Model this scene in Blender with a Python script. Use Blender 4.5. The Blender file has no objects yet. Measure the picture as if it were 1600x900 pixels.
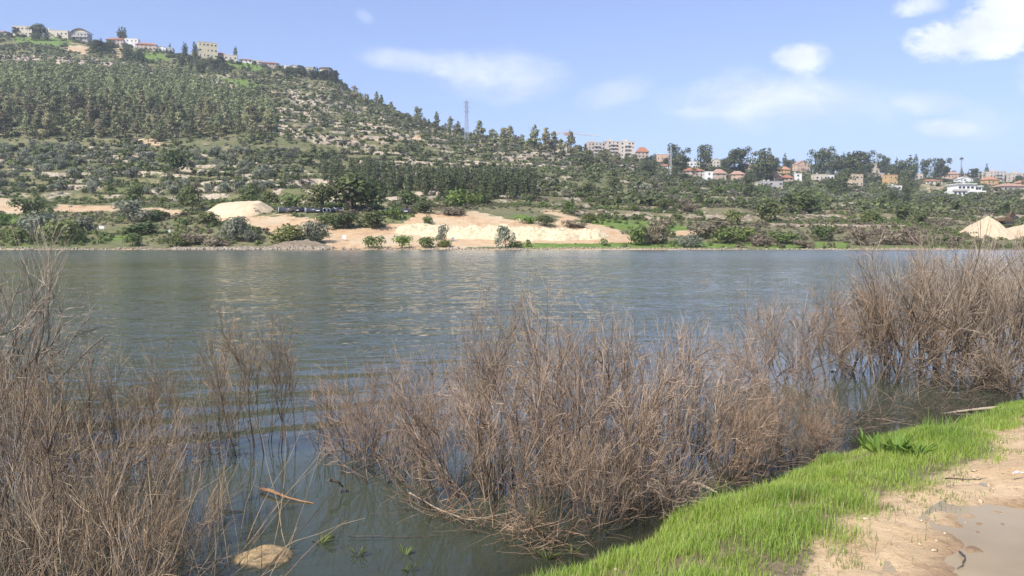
import bpy, math, random
import numpy as np
from mathutils import Vector, Matrix

# ------------------------------------------------------------------ camera
FPX = 1164.0                      # focal length in photo pixels (photo 1600 x 900)
CAMZ = 2.5
HORIZ = 371.0                     # photo row of the horizon
PITCH = math.atan((450.0 - HORIZ) / FPX)
sc = bpy.context.scene
col = sc.collection
cam_d = bpy.data.cameras.new('camera')
cam_d.sensor_width = 36.0
cam_d.lens = 36.0 * FPX / 1600.0
cam_d.clip_start = 0.1
cam_d.clip_end = 20000
cam = bpy.data.objects.new('camera', cam_d)
cam.location = (0, 0, CAMZ)
cam.rotation_euler = (math.pi / 2 - PITCH, 0, 0)
col.objects.link(cam)
sc.camera = cam

# ------------------------------------------------------------------ sun, exposure
SUN_AZ, SUN_EL = math.radians(-140), math.radians(46)     # azimuth from +Y, clockwise
sv = Vector((math.sin(SUN_AZ) * math.cos(SUN_EL), math.cos(SUN_AZ) * math.cos(SUN_EL), math.sin(SUN_EL)))
sd = bpy.data.lights.new('sun', 'SUN')
sd.energy = 3.3
sd.angle = math.radians(0.5)
sd.color = (1.0, 0.955, 0.88)
sun = bpy.data.objects.new('sun', sd)
sun.rotation_euler = sv.to_track_quat('Z', 'Y').to_euler()
sun.location = (0, 0, 400)
col.objects.link(sun)
sc.view_settings.view_transform = 'Standard'
sc.view_settings.look = 'None'
sc.view_settings.gamma = 1.0
sc.view_settings.exposure = 0.9
SKY_STRENGTH = 0.115
HAZE = 0.00019

# ------------------------------------------------------------------ pixel helpers (photo pixels -> rays)
cp, sp_ = math.cos(PITCH), math.sin(PITCH)
def ray(px, py):
    a = (px - 800.0) / FPX; b = (450.0 - py) / FPX
    return np.array([a, cp + b * sp_, -sp_ + b * cp])
def at(px, py, Y):
    d = ray(px, py); s = Y / d[1]
    return (d[0] * s, Y, CAMZ + d[2] * s)
def on_z(px, py, z=0.0):
    d = ray(px, py); s = (z - CAMZ) / d[2]
    return (d[0] * s, d[1] * s, z)
def proj(x, y, z):
    z = z - CAMZ
    dep = y * cp - z * sp_
    up = y * sp_ + z * cp
    return 800 + FPX * x / dep, 450 - FPX * up / dep
def zpix(Y, py):                   # height at depth Y that shows on row py (any column)
    b = (450.0 - np.asarray(py, float)) / FPX
    return CAMZ + Y * (-sp_ + b * cp) / (cp + b * sp_)

# ------------------------------------------------------------------ nodes helper
def nt_new(tree, kind, **kw):
    n = tree.nodes.new(kind)
    for k, v in kw.items():
        setattr(n, k, v)
    return n
class NB:
    """tiny node builder"""
    def __init__(s, tree): s.t = tree
    def n(s, kind, ins=None, **kw):
        nd = s.t.nodes.new(kind)
        for k, v in kw.items(): setattr(nd, k, v)
        for k, v in (ins or {}).items(): s.put(nd, k, v)
        return nd
    def put(s, nd, k, v):
        sock = nd.inputs[k]
        if hasattr(v, 'is_output'): s.t.links.new(v, sock)
        else: sock.default_value = v
    def m(s, op, a, b=None, c=None, clamp=False):
        nd = s.t.nodes.new('ShaderNodeMath'); nd.operation = op; nd.use_clamp = clamp
        for i, v in enumerate((a, b, c)):
            if v is not None: s.put(nd, i, v)
        return nd.outputs[0]
    def ramp(s, fac, a, b, va=0.0, vb=1.0, smooth=True):
        nd = s.t.nodes.new('ShaderNodeMapRange')
        nd.interpolation_type = 'SMOOTHSTEP' if smooth else 'LINEAR'
        for i, v in zip((0, 1, 2, 3, 4), (fac, a, b, va, vb)): s.put(nd, i, v)
        return nd.outputs[0]
    def mix(s, fac, a, b, mode='MIX'):
        nd = s.t.nodes.new('ShaderNodeMix'); nd.data_type = 'RGBA'; nd.blend_type = mode
        s.put(nd, 0, fac)
        for i, v in ((6, a), (7, b)):
            if isinstance(v, tuple) and len(v) == 3: v = (*v, 1.0)
            s.put(nd, i, v)
        return nd.outputs[2]
    def noise(s, vec, scale, detail=4, rough=0.55, dist=0.0, dim='3D'):
        nd = s.t.nodes.new('ShaderNodeTexNoise'); nd.noise_dimensions = dim
        if vec is not None: s.put(nd, 'Vector', vec)
        nd.inputs['Scale'].default_value = scale; nd.inputs['Detail'].default_value = detail
        nd.inputs['Roughness'].default_value = rough; nd.inputs['Distortion'].default_value = dist
        return nd

# ------------------------------------------------------------------ sky with clouds
w = bpy.data.worlds.new('World'); sc.world = w; w.use_nodes = True
t = w.node_tree; t.nodes.clear(); B = NB(t)
sky = B.n('ShaderNodeTexSky', sky_type='NISHITA', sun_disc=False)
sky.sun_elevation = SUN_EL; sky.sun_rotation = SUN_AZ
sky.altitude = 700; sky.air_density = 0.9; sky.dust_density = 2.2; sky.ozone_density = 2.0
tc = B.n('ShaderNodeTexCoord')
sep = B.n('ShaderNodeSeparateXYZ', {0: tc.outputs['Generated']})
X, Y_, Z_ = sep.outputs
ysafe = B.m('MAXIMUM', Y_, 0.05)
tx = B.m('DIVIDE', X, ysafe); tz = B.m('DIVIDE', Z_, ysafe)
flat = B.n('ShaderNodeCombineXYZ', {0: tx, 1: B.m('MULTIPLY', tz, 1.7), 2: 0.0}).outputs[0]
n1 = B.noise(flat, 7.0, 7, 0.6, 0.4).outputs[0]
n2 = B.noise(flat, 24.0, 7, 0.68, 0.5).outputs[0]
nn = B.m('ADD', B.m('MULTIPLY', B.m('SUBTRACT', n1, 0.5), 1.9), B.m('MULTIPLY', B.m('SUBTRACT', n2, 0.5), 1.7))
# photo px, py, rx, ry, density, softness, tilt
CLOUDS = [(630, 94, 72, 18, 0.50, 1.0, 0.12), (785, 120, 100, 38, 0.58, 1.1, 0.05), (725, 108, 60, 26, 0.4, 1.0, 0.2), (955, 146, 60, 24, 0.36, 1.0, -0.25),
          (1252, 90, 50, 26, 0.85, 0.5, 0.0), (1195, 148, 104, 38, 0.60, 1.0, 0.05), (1225, 165, 190, 40, 0.35, 1.2, 0.0),
          (1530, 52, 118, 48, 0.95, 0.22, -0.18), (1590, 22, 90, 50, 0.95, 0.25, 0.0), (1438, 9, 50, 16, 0.72, 0.6, -0.1), (1455, 160, 60, 20, 0.45, 0.9, 0.0),
          (1478, 200, 52, 16, 0.6, 0.7, 0.0), (1530, 190, 60, 32, 0.28, 1.1, 0.0), (570, 26, 14, 10, 0.2, 1.2, 0.4), (1100, 176, 55, 9, 0.35, 1.0, 0.0),
          (1760, 120, 160, 60, 0.9, 0.5, 0.0), (1900, -60, 220, 90, 1.0, 0.5, 0.0), (-250, -120, 180, 60, 0.7, 0.7, 0.1), (700, -420, 320, 120, 0.8, 0.6, 0.1),
          (1350, -330, 240, 90, 0.9, 0.6, -0.1), (-500, 150, 150, 40, 0.5, 0.8, 0.0)]
tot = None
for (px, py, rx, ry, den, soft, tilt) in CLOUDS:
    d = ray(px, py); cx, cz = d[0] / d[1], d[2] / d[1]
    dx = B.m('SUBTRACT', tx, cx); dz = B.m('SUBTRACT', tz, cz)
    ddz = B.m('ADD', dz, B.m('MULTIPLY', dx, tilt))
    ex = B.m('DIVIDE', dx, rx / FPX); ez = B.m('DIVIDE', ddz, ry / FPX)
    # flatter underside: squeeze below the centre
    r2 = B.m('ADD', B.m('MULTIPLY', ex, ex), B.m('MULTIPLY', ez, ez))
    v = B.m('ADD', B.m('SUBTRACT', 0.75, r2), nn)
    k = B.ramp(v, -0.15 - soft * 0.6, 0.25 + soft * 0.9, 0.0, den)
    tot = k if tot is None else B.m('SUBTRACT', B.m('ADD', tot, k), B.m('MULTIPLY', tot, k))
tot = B.m('MULTIPLY', tot, B.ramp(Y_, 0.02, 0.25))
veil = B.m('MULTIPLY', B.ramp(tz, 0.42, 0.0, 0.0, 0.20), B.ramp(tx, -0.4, 0.5, 0.35, 1.0))
thin = B.mix(0.22, B.mix(1.0, sky.outputs[0], (0.96, 0.955, 1.04), 'MULTIPLY'), (2.6, 3.1, 5.4))
skc = B.mix(veil, thin, (4.5, 4.8, 6.5))
shade = B.mix(B.ramp(n1, 0.35, 0.65), (4.5, 4.8, 6.1), (6.0, 6.15, 6.9))
final = B.mix(B.m('MULTIPLY', tot, 0.92), skc, shade)
bg = B.n('ShaderNodeBackground', {0: final, 1: SKY_STRENGTH})
out = B.n('ShaderNodeOutputWorld', {0: bg.outputs[0]})

# ------------------------------------------------------------------ object helpers
def tag(o, label=None, cat=None, group=None, kind=None):
    if label: o['label'] = label
    if cat: o['category'] = cat
    if group: o['group'] = group
    if kind: o['kind'] = kind
    return o
def empty(name, loc, rz=0.0, sc_=1.0):
    o = bpy.data.objects.new(name, None); col.objects.link(o)
    o.location = loc; o.rotation_euler = (0, 0, rz)
    if isinstance(sc_, (int, float)): sc_ = (sc_,) * 3
    o.scale = sc_; o.empty_display_size = 0.2
    return o
def link(name, me, parent=None, loc=None, rz=0.0):
    o = bpy.data.objects.new(name, me); col.objects.link(o)
    if parent is not None: o.parent = parent
    if loc is not None: o.location = loc
    if rz: o.rotation_euler = (0, 0, rz)
    return o
def np_mesh(name, V, faces, mats, smooth=False):
    """faces: list of (int array (n,k), material index)"""
    me = bpy.data.meshes.new(name)
    V = np.asarray(V, np.float32)
    me.vertices.add(len(V)); me.vertices.foreach_set('co', V.ravel())
    faces = [(np.asarray(f, np.int32), m) for f, m in faces if len(f)]
    nl = sum(f.size for f, m in faces); nf = sum(len(f) for f, m in faces)
    me.loops.add(nl); me.loops.foreach_set('vertex_index', np.concatenate([f.ravel() for f, m in faces]))
    me.polygons.add(nf)
    starts = []; mi = []; o = 0
    for f, m in faces:
        k = f.shape[1]
        starts.append(o + np.arange(len(f)) * k); o += f.size
        mi.append(np.full(len(f), m))
    me.polygons.foreach_set('loop_start', np.concatenate(starts).astype(np.int32))
    me.polygons.foreach_set('material_index', np.concatenate(mi).astype(np.int32))
    if smooth: me.polygons.foreach_set('use_smooth', np.ones(nf, bool))
    me.update(calc_edges=True)
    for m in mats: me.materials.append(m)
    return me
def grid_faces(nx, ny):
    i = np.arange(nx - 1)[:, None]; j = np.arange(ny - 1)[None, :]
    a = (i * ny + j).ravel()
    return np.stack([a, a + ny, a + ny + 1, a + 1], 1)

# ------------------------------------------------------------------ numpy noise
def _hash(ix, iy, seed):
    h = (ix.astype(np.int64) * 374761393 + iy.astype(np.int64) * 668265263 + seed * 974711) & 0xFFFFFFFF
    h = ((h ^ (h >> 13)) * 1274126177) & 0xFFFFFFFF
    h = h ^ (h >> 16)
    return (h & 0xFFFFFF) / float(0xFFFFFF)
def vnoise(x, y, seed=0):
    ix = np.floor(x); iy = np.floor(y); fx = x - ix; fy = y - iy
    fx = fx * fx * (3 - 2 * fx); fy = fy * fy * (3 - 2 * fy)
    a = _hash(ix, iy, seed); b = _hash(ix + 1, iy, seed); c = _hash(ix, iy + 1, seed); d = _hash(ix + 1, iy + 1, seed)
    return (a * (1 - fx) + b * fx) * (1 - fy) + (c * (1 - fx) + d * fx) * fy
def fbm(x, y, octs=4, seed=0, gain=0.5):
    x = np.asarray(x, float); y = np.asarray(y, float)
    s = 0; a = 1; tot = 0
    for o in range(octs):
        s = s + a * vnoise(x * 2 ** o + 17.3 * o, y * 2 ** o - 9.1 * o, seed + o); tot += a; a *= gain
    return s / tot - 0.5
def sstep(x, a, b):
    t = np.clip((x - a) / (b - a), 0, 1); return t * t * (3 - 2 * t)

# ------------------------------------------------------------------ masks laid over what the hillside shows
MS = 4
MW0, MH0 = -400, 0
MWn, MHn = 2400 // MS, 420 // MS
_gy, _gx = np.mgrid[0:MHn, 0:MWn]
_gpx = MW0 + (_gx + .5) * MS; _gpy = MH0 + (_gy + .5) * MS
def inpoly(px, py, poly):
    r = np.zeros(px.shape, bool); n = len(poly)
    for i in range(n):
        x1, y1 = poly[i]; x2, y2 = poly[(i + 1) % n]
        if y1 == y2: continue
        c = ((y1 > py) != (y2 > py)) & (px < (x2 - x1) * (py - y1) / (y2 - y1) + x1)
        r ^= c
    return r
def blur(a, k=1):
    for _ in range(k):
        p = np.pad(a, 1, mode='edge')
        a = (p[:-2, 1:-1] + p[2:, 1:-1] + p[1:-1, :-2] + p[1:-1, 2:] + 2 * p[1:-1, 1:-1]) / 6
    return a
def paint(items, base=0.0, k=1):
    a = np.full((MHn, MWn), base, float)
    for poly, v in items: a[inpoly(_gpx, _gpy, poly)] = v
    return blur(a, k)
def look(mask, px, py):
    fx = np.clip((px - MW0) / MS - .5, 0, MWn - 1.001); fy = np.clip((py - MH0) / MS - .5, 0, MHn - 1.001)
    i = fx.astype(int); j = fy.astype(int); fx = fx - i; fy = fy - j
    return (mask[j, i] * (1 - fx) + mask[j, i + 1] * fx) * (1 - fy) + (mask[j + 1, i] * (1 - fx) + mask[j + 1, i + 1] * fx) * fy

# ------------------------------------------------------------------ far terrain: heights from depth/row profiles
SHORE = 151.0
cols_ = {
    -400: [(151, 389.5), (185, 350), (260, 300), (380, 215), (600, 60), (760, -10), (800, -14)],
    0:    [(151, 389.5), (160, 382), (185, 358), (215, 335), (260, 305), (380, 228), (560, 112), (600, 98), (730, 58), (760, 55)],
    110:  [(151, 389.5), (160, 382), (185, 358), (215, 335), (260, 305), (380, 228), (560, 112), (600, 100), (730, 63), (760, 60)],
    200:  [(151, 389.5), (160, 382), (185, 355), (215, 332), (260, 303), (380, 230), (560, 128), (600, 112), (740, 75), (765, 73)],
    300:  [(151, 389.5), (160, 382), (185, 352), (205, 334), (260, 302), (380, 232), (560, 140), (740, 92), (765, 90)],
    400:  [(151, 389.5), (160, 382), (180, 352), (200, 332), (260, 298), (380, 235), (560, 152), (740, 102), (765, 100)],
    500:  [(151, 389.5), (158, 383), (176, 360), (195, 333), (250, 305), (380, 242), (560, 165), (730, 117), (750, 114)],
    530:  [(151, 389.5), (158, 383), (176, 360), (195, 333), (250, 305), (380, 245), (560, 172), (720, 124), (740, 121)],
    560:  [(151, 389.5), (158, 383), (176, 360), (195, 333), (250, 306), (380, 248), (560, 180), (700, 151), (720, 149)],
    600:  [(151, 389.5), (158, 384), (176, 362), (195, 333), (250, 307), (380, 250), (540, 190), (690, 163), (710, 161)],
    650:  [(151, 389.5), (158, 384), (176, 364), (195, 333), (250, 309), (380, 253), (540, 203), (680, 187), (700, 185)],
    700:  [(151, 389.5), (158, 384), (176, 364), (195, 335), (250, 311), (380, 257), (540, 214), (670, 200), (690, 199)],
    750:  [(151, 389.5), (158, 384), (176, 364), (195, 337), (250, 314), (380, 262), (540, 225), (670, 213), (690, 212)],
    850:  [(151, 389.5), (158, 384), (176, 366), (195, 342), (250, 320), (380, 272), (540, 238), (660, 228), (690, 227)],
    950:  [(151, 389.5), (158, 385), (176, 368), (200, 346), (250, 330), (380, 290), (560, 256), (720, 246), (750, 245)],
    1050: [(151, 390), (158, 386), (176, 370), (205, 348), (250, 335), (380, 305), (580, 273), (760, 257), (800, 256)],
    1200: [(151, 390.5), (158, 387), (176, 372), (205, 352), (250, 338), (380, 314), (520, 297), (650, 280), (830, 267), (860, 266)],
    1400: [(151, 390.5), (158, 387), (176, 374), (205, 356), (250, 341), (380, 321), (520, 303), (650, 289), (840, 274), (880, 273)],
    1600: [(151, 391), (158, 388), (176, 377), (205, 362), (250, 344), (380, 325), (520, 305), (650, 297), (880, 286), (900, 285)],
    2000: [(151, 391), (158, 388), (176, 377), (205, 364), (250, 345), (380, 328), (520, 308), (650, 301), (880, 292), (900, 291)],
}
YG = np.concatenate([np.linspace(140, 300, 161), np.linspace(302, 920, 310)])
ck = sorted(cols_)
Ztab = []; RID = []
for k in ck:
    pts = cols_[k]; Ys = np.array([p[0] for p in pts], float); zs = zpix(Ys, np.array([p[1] for p in pts]))
    zs[0] = 0.0
    z = np.interp(YG, Ys, zs)
    z = np.where(YG < SHORE, (YG - SHORE) * 0.12, z)
    Yr = Ys[-1]; z = np.where(YG > Yr, zs[-1] - (YG - Yr) * 0.06, z)
    Ztab.append(z); RID.append(Yr)
Ztab = np.array(Ztab)
# smooth along depth
ker = np.array([1, 2, 3, 2, 1], float); ker /= ker.sum()
Zs = np.array([np.convolve(np.pad(z, 2, mode='edge'), ker, 'valid') for z in Ztab])
Ztab = np.where(YG[None] < 165, Ztab, Zs)
UK = np.array([(k - 800) / FPX for k in ck])
UD = np.linspace(UK[0], UK[-1], 601)
ZT = np.array([np.interp(UD, UK, Ztab[:, j]) for j in range(len(YG))]).T      # (601, nY)
for _ in range(4):                                                            # soften column joints
    p = np.pad(ZT, ((1, 1), (0, 0)), mode='edge'); ZT = (p[:-2] + 2 * p[1:-1] + p[2:]) / 4
def base_h(u, Y):
    u = np.clip(u, UD[0], UD[-1] - 1e-6); fi = (u - UD[0]) / (UD[1] - UD[0]); i = fi.astype(int); fi = fi - i
    Yc = np.clip(Y, YG[0], YG[-1] - 1e-3)
    j = np.clip(np.searchsorted(YG, Yc, side='right') - 1, 0, len(YG) - 2)
    fj = (Yc - YG[j]) / (YG[j + 1] - YG[j])
    z = (ZT[i, j] * (1 - fj) + ZT[i, j + 1] * fj) * (1 - fi) + (ZT[i + 1, j] * (1 - fj) + ZT[i + 1, j + 1] * fj) * fi
    return z - np.maximum(Y - YG[-1], 0) * 0.03

M_terr = paint([([(-400, 60), (540, 115), (700, 190), (1000, 240), (1000, 330), (-400, 300)], 0.7),
                ([(420, 130), (560, 150), (760, 215), (900, 240), (900, 300), (420, 300)], 1.0),
                ([(-400, 90), (250, 92), (420, 150), (430, 225), (-400, 225)], 0.3),
                ([(900, 285), (1800, 290), (1800, 352), (900, 345)], 0.55)], 0.0, 4)
M_sand = paint([([(515, 392), (512, 372), (520, 360), (640, 352), (640, 345), (680, 330), (735, 332), (800, 345), (935, 352), (985, 372), (990, 381), (850, 380), (760, 384), (680, 391), (600, 391)], 1.0),
                ([(320, 336), (440, 336), (520, 345), (520, 362), (470, 368), (420, 366), (395, 352), (330, 345)], 0.8),
                ([(670, 331), (735, 331), (733, 355), (640, 352)], 1.0),
                ([(-60, 312), (20, 312), (60, 320), (30, 338), (-60, 338)], 0.7),
                ([(85, 318), (180, 322), (290, 328), (290, 335), (85, 330)], 0.65),
                ([(1040, 362), (1090, 362), (1085, 368), (1040, 370)], 0.9),
                ([(850, 334), (880, 334), (910, 346), (880, 348)], 0.8), ([(1200, 350), (1330, 352), (1330, 357), (1200, 356)], 0.5),
                ([(1250, 334), (1400, 334), (1400, 338), (1250, 338)], 0.5), ([(105, 67), (130, 67), (142, 84), (105, 80)], 0.8),
                ([(560, 213), (665, 213), (665, 221), (560, 221)], 0.8), ([(600, 325), (622, 325), (620, 331), (600, 330)], 0.6),
                ([(200, 218), (240, 218), (262, 226), (205, 228)], 0.6), ([(195, 235), (215, 235), (215, 248), (200, 246)], 0.6), ([(300, 232), (325, 236), (325, 244), (305, 242)], 0.6),
                ([(930, 294), (960, 294), (960, 301), (935, 301)], 0.8), ([(1440, 285), (1485, 285), (1480, 306), (1425, 304)], 0.4),
                ([(180, 72), (195, 78), (190, 92), (180, 86)], 0.7)], 0.0, 1)
M_grass = paint([([(20, 52), (105, 54), (112, 68), (100, 72), (30, 66)], 1.0), ([(215, 70), (260, 86), (262, 96), (215, 90)], 1.0), ([(320, 112), (400, 128), (400, 140), (330, 134)], 0.8),
                 ([(355, 92), (400, 94), (420, 104), (405, 112), (355, 104)], 0.8),
                 ([(-200, 384), (330, 384), (330, 389), (-200, 389)], 0.45), ([(560, 380), (800, 384), (800, 388), (560, 388)], 0.35),
                 ([(810, 378), (1000, 378), (1500, 384), (1500, 389), (810, 389)], 0.8), ([(920, 345), (1080, 352), (1080, 360), (930, 358)], 0.7),
                 ([(1180, 354), (1420, 354), (1420, 366), (1180, 366)], 0.45), ([(800, 340), (830, 340), (830, 352), (800, 352)], 0.9), ([(560, 336), (660, 336), (660, 352), (600, 350)], 0.5),
                 ([(150, 340), (250, 345), (250, 382), (150, 382)], 0.35), ([(1220, 290), (1310, 290), (1310, 302), (1220, 302)], 0.5), ([(420, 348), (450, 348), (445, 356), (420, 356)], 0.8),
                 ([(-200, 338), (40, 338), (40, 356), (-200, 356)], 0.5)], 0.10, 1)
M_dry = paint([([(850, 312), (1800, 318), (1800, 352), (850, 344)], 0.85), ([(1000, 345), (1500, 350), (1500, 384), (1000, 380)], 0.5), ([(660, 300), (860, 320), (860, 345), (660, 330)], 0.5)], 0.25, 2)
M_cliff = paint([([(-400, 88), (90, 88), (180, 96), (300, 112), (370, 132), (370, 140), (300, 124), (180, 106), (90, 98), (-400, 98)], 1.0)], 0.0, 0)

def terr(x, y, full=False):
    x = np.asarray(x, float); y = np.asarray(y, float)
    u = x / y; z0 = base_h(u, y)
    px, py = proj(x, y, z0)
    amp = sstep(y, 156, 260)
    z = z0 + amp * (fbm(x / 60, y / 60, 4, 3) * 5.0 + fbm(x / 9, y / 9, 3, 8) * 0.7) + sstep(y, 153, 175) * fbm(x / 7, y / 7, 3, 5) * 0.6
    z = z + fbm(x / 25, y * 0 + 3.3, 3, 31) * 0.7 * sstep(y, 145, 150) * (1 - sstep(y, 152, 160))      # uneven shoreline
    P = 3.4
    am = look(M_terr, px, py) * sstep(fbm(x / 45, y / 45, 2, 77), -0.32, -0.05)
    q = z / P + fbm(x / 38, y / 38, 3, 12) * 1.8
    fr = q - np.floor(q)
    st = sstep(fr, 0.80, 0.96)
    dz = (st - fr) * P * 0.82 * am
    cl = look(M_cliff, px, py)
    zc = z + dz + cl * (2.5 * (sstep(fbm(x / 14, z / 3, 3, 44), -0.12, 0.05) - 0.5))
    if not full: return zc
    riser = ((fr > 0.80) & (fr < 0.98)) * am * sstep(fbm(x / 18, y / 11, 4, 21), -0.12, 0.02)
    return zc, px, py, riser, cl

def ground_hit(px, py, y0=152.0, y1=905.0):
    """where the ray through a photo pixel meets the far terrain; the crest when it passes over"""
    d = ray(px, py); Y = np.arange(y0, y1, 0.5)
    s = Y / d[1]; x = d[0] * s; z = CAMZ + d[2] * s
    g = terr(x, Y) - z
    k = np.argmax(g >= 0) if (g >= 0).any() else int(np.argmax(g / Y))
    return (float(x[k]), float(Y[k]), float(g[k] + z[k]))

# ------------------------------------------------------------------ materials
def new_mat(name):
    m = bpy.data.materials.new(name); m.use_nodes = True
    tr = m.node_tree; tr.nodes.clear(); b = NB(tr)
    return m, b
def finish(b, surf, disp=None):
    o = b.n('ShaderNodeOutputMaterial', {0: surf})
def pos(b): return b.n('ShaderNodeNewGeometry').outputs['Position']
def simple(name, c1, c2=None, scale=2.0, rough=0.7, bump=0.0, metal=0.0, spec=0.4, obj_space=False, var=0.0, detail=5):
    m, b = new_mat(name)
    vec = b.n('ShaderNodeTexCoord').outputs['Object'] if obj_space else pos(b)
    n = b.noise(vec, scale, detail, 0.6)
    c = b.mix(b.ramp(n.outputs[0], 0.3, 0.7), c1, c2 or tuple(v * 0.75 for v in c1))
    if var > 0:
        ri = b.n('ShaderNodeObjectInfo').outputs['Random']
        hs = b.n('ShaderNodeHueSaturation', {'Color': c, 'Hue': b.ramp(ri, 0, 1, 0.5 - var * 0.06, 0.5 + var * 0.06, False),
                                             'Value': b.ramp(b.m('FRACT', b.m('MULTIPLY', ri, 7.31)), 0, 1, 1 - var * 0.5, 1 + var * 0.5, False),
                                             'Saturation': b.ramp(b.m('FRACT', b.m('MULTIPLY', ri, 13.7)), 0, 1, 1 - var * 0.3, 1 + var * 0.2, False)})
        c = hs.outputs[0]
    ins = {'Base Color': c, 'Roughness': rough, 'Metallic': metal, 'Specular IOR Level': spec}
    if bump > 0:
        bp = b.n('ShaderNodeBump', {'Height': n.outputs[0], 'Strength': bump, 'Distance': 0.05}); ins['Normal'] = bp.outputs[0]
    p = b.n('ShaderNodeBsdfPrincipled', ins)
    finish(b, p.outputs[0]); return m
def leaf_mat(name, c1, c2, var=0.5, scale=0.9, trans=0.28):
    m, b = new_mat(name)
    ps = pos(b)
    n = b.noise(ps, scale, 3, 0.6)
    n2 = b.noise(ps, 0.012, 2, 0.5)
    c = b.mix(b.ramp(n.outputs[0], 0.32, 0.68), c1, c2)
    ri = b.n('ShaderNodeObjectInfo').outputs['Random']
    rp = b.n('ShaderNodeNewGeometry').outputs['Random Per Island']
    val = b.m('MULTIPLY', b.ramp(ri, 0, 1, 1 - var * 0.5, 1 + var * 0.5, False), b.ramp(rp, 0, 1, 0.72, 1.28, False))
    hs = b.n('ShaderNodeHueSaturation', {'Color': c, 'Hue': b.ramp(b.m('FRACT', b.m('MULTIPLY', ri, 9.7)), 0, 1, 0.5 - var * 0.05, 0.5 + var * 0.04, False),
                                         'Value': b.m('MULTIPLY', val, b.ramp(n2.outputs[0], 0.3, 0.7, 0.85, 1.15)), 'Saturation': b.ramp(rp, 0, 1, 0.85, 1.1, False)})
    p = b.n('ShaderNodeBsdfPrincipled', {'Base Color': hs.outputs[0], 'Roughness': 0.6, 'Specular IOR Level': 0.3})
    if trans > 0:
        tr = b.n('ShaderNodeBsdfTranslucent', {0: hs.outputs[0]})
        mx = b.n('ShaderNodeMixShader', {0: trans, 1: p.outputs[0], 2: tr.outputs[0]})
        finish(b, mx.outputs[0])
    else: finish(b, p.outputs[0])
    return m

# hillside ground
m_hill, b = new_mat('hill_ground')
ps = pos(b)
att = b.n('ShaderNodeVertexColor', layer_name='cover')
sc3 = b.n('ShaderNodeSeparateColor', {0: att.outputs[0]})
sand_, grass_, rock_ = sc3.outputs[0], sc3.outputs[1], sc3.outputs[2]
dry_ = att.outputs[1]
nA = b.noise(ps, 0.45, 6, 0.65).outputs[0]; nB = b.noise(ps, 0.06, 5, 0.6).outputs[0]; nC = b.noise(ps, 1.6, 4, 0.6).outputs[0]
scrub = b.mix(b.ramp(nA, 0.35, 0.62), (0.105, 0.120, 0.048), (0.22, 0.195, 0.105))
scrub = b.mix(b.ramp(nB, 0.42, 0.62), scrub, (0.105, 0.13, 0.048))
drygrass = b.mix(b.ramp(nA, 0.35, 0.65), (0.15, 0.125, 0.075), (0.235, 0.195, 0.12))
c = b.mix(b.m('MULTIPLY', dry_, b.ramp(nB, 0.3, 0.6)), scrub, drygrass)
gr = b.mix(b.ramp(nA, 0.3, 0.7), (0.10, 0.16, 0.03), (0.17, 0.23, 0.06))
c = b.mix(b.ramp(b.m('ADD', grass_, b.m('MULTIPLY', b.m('SUBTRACT', nB, 0.5), 1.4)), 0.3, 0.6), c, gr)
sa = b.mix(b.ramp(nA, 0.3, 0.7), (0.42, 0.27, 0.15), (0.56, 0.41, 0.25))
sa = b.mix(b.ramp(nB, 0.45, 0.65), sa, (0.50, 0.40, 0.26))
c = b.mix(b.ramp(b.m('ADD', sand_, b.m('MULTIPLY', b.m('SUBTRACT', nA, 0.5), 0.9)), 0.3, 0.55), c, sa)
ro = b.mix(b.ramp(nC, 0.35, 0.65), (0.52, 0.43, 0.32), (0.30, 0.25, 0.19))
c = b.mix(b.ramp(b.m('ADD', rock_, b.m('MULTIPLY', b.m('SUBTRACT', nA, 0.5), 1.0)), 0.3, 0.6), c, ro)
# scattered bare pale patches
c = b.mix(b.m('MULTIPLY', b.ramp(nA, 0.65, 0.74), 0.7), c, (0.42, 0.33, 0.22))
bp = b.n('ShaderNodeBump', {'Height': nC, 'Strength': 0.6, 'Distance': 0.5})
p = b.n('ShaderNodeBsdfPrincipled', {'Base Color': c, 'Roughness': 0.95, 'Specular IOR Level': 0.15, 'Normal': bp.outputs[0]})
finish(b, p.outputs[0])

# ------------------------------------------------------------------ far terrain mesh
uc = np.concatenate([np.linspace(-1.5, -0.80, 60, endpoint=False), np.linspace(-0.80, 0.80, 1150), np.linspace(0.80, 1.5, 61)[1:]])
yc = np.concatenate([np.linspace(141, 215, 170, endpoint=False), 215 * (905 / 215) ** np.linspace(0, 1, 560, endpoint=False), np.geomspace(905, 5000, 24)])
U, Yy = np.meshgrid(uc, yc, indexing='ij')
Xx = U * Yy
Zz, Px, Py, Ri, Cl = terr(Xx.ravel(), Yy.ravel(), True)
V = np.stack([Xx.ravel(), Yy.ravel(), Zz], 1)
me = np_mesh('hillside', V, [(grid_faces(len(uc), len(yc)), 0)], [m_hill], True)
colr = np.zeros((len(V), 4), np.float32)
wx = fbm(V[:, 0] / 8, V[:, 1] / 8, 5, 91, 0.65) * 40; wy = fbm(V[:, 0] / 8, V[:, 1] / 8, 5, 92, 0.65) * 14
colr[:, 0] = look(M_sand, Px + wx, Py + wy); colr[:, 1] = look(M_grass, Px + wx, Py + wy)
colr[:, 2] = np.clip(Ri * 0.8 + Cl * 0.8, 0, 1); colr[:, 3] = look(M_dry, Px + wx, Py + wy)
colr[Yy.ravel() < 153.2, 0] = 0.6
ca = me.color_attributes.new('cover', 'FLOAT_COLOR', 'POINT'); ca.data.foreach_set('color', colr.ravel())
tag(link('hillside', me), kind='structure')
print('hill', len(V))

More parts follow.
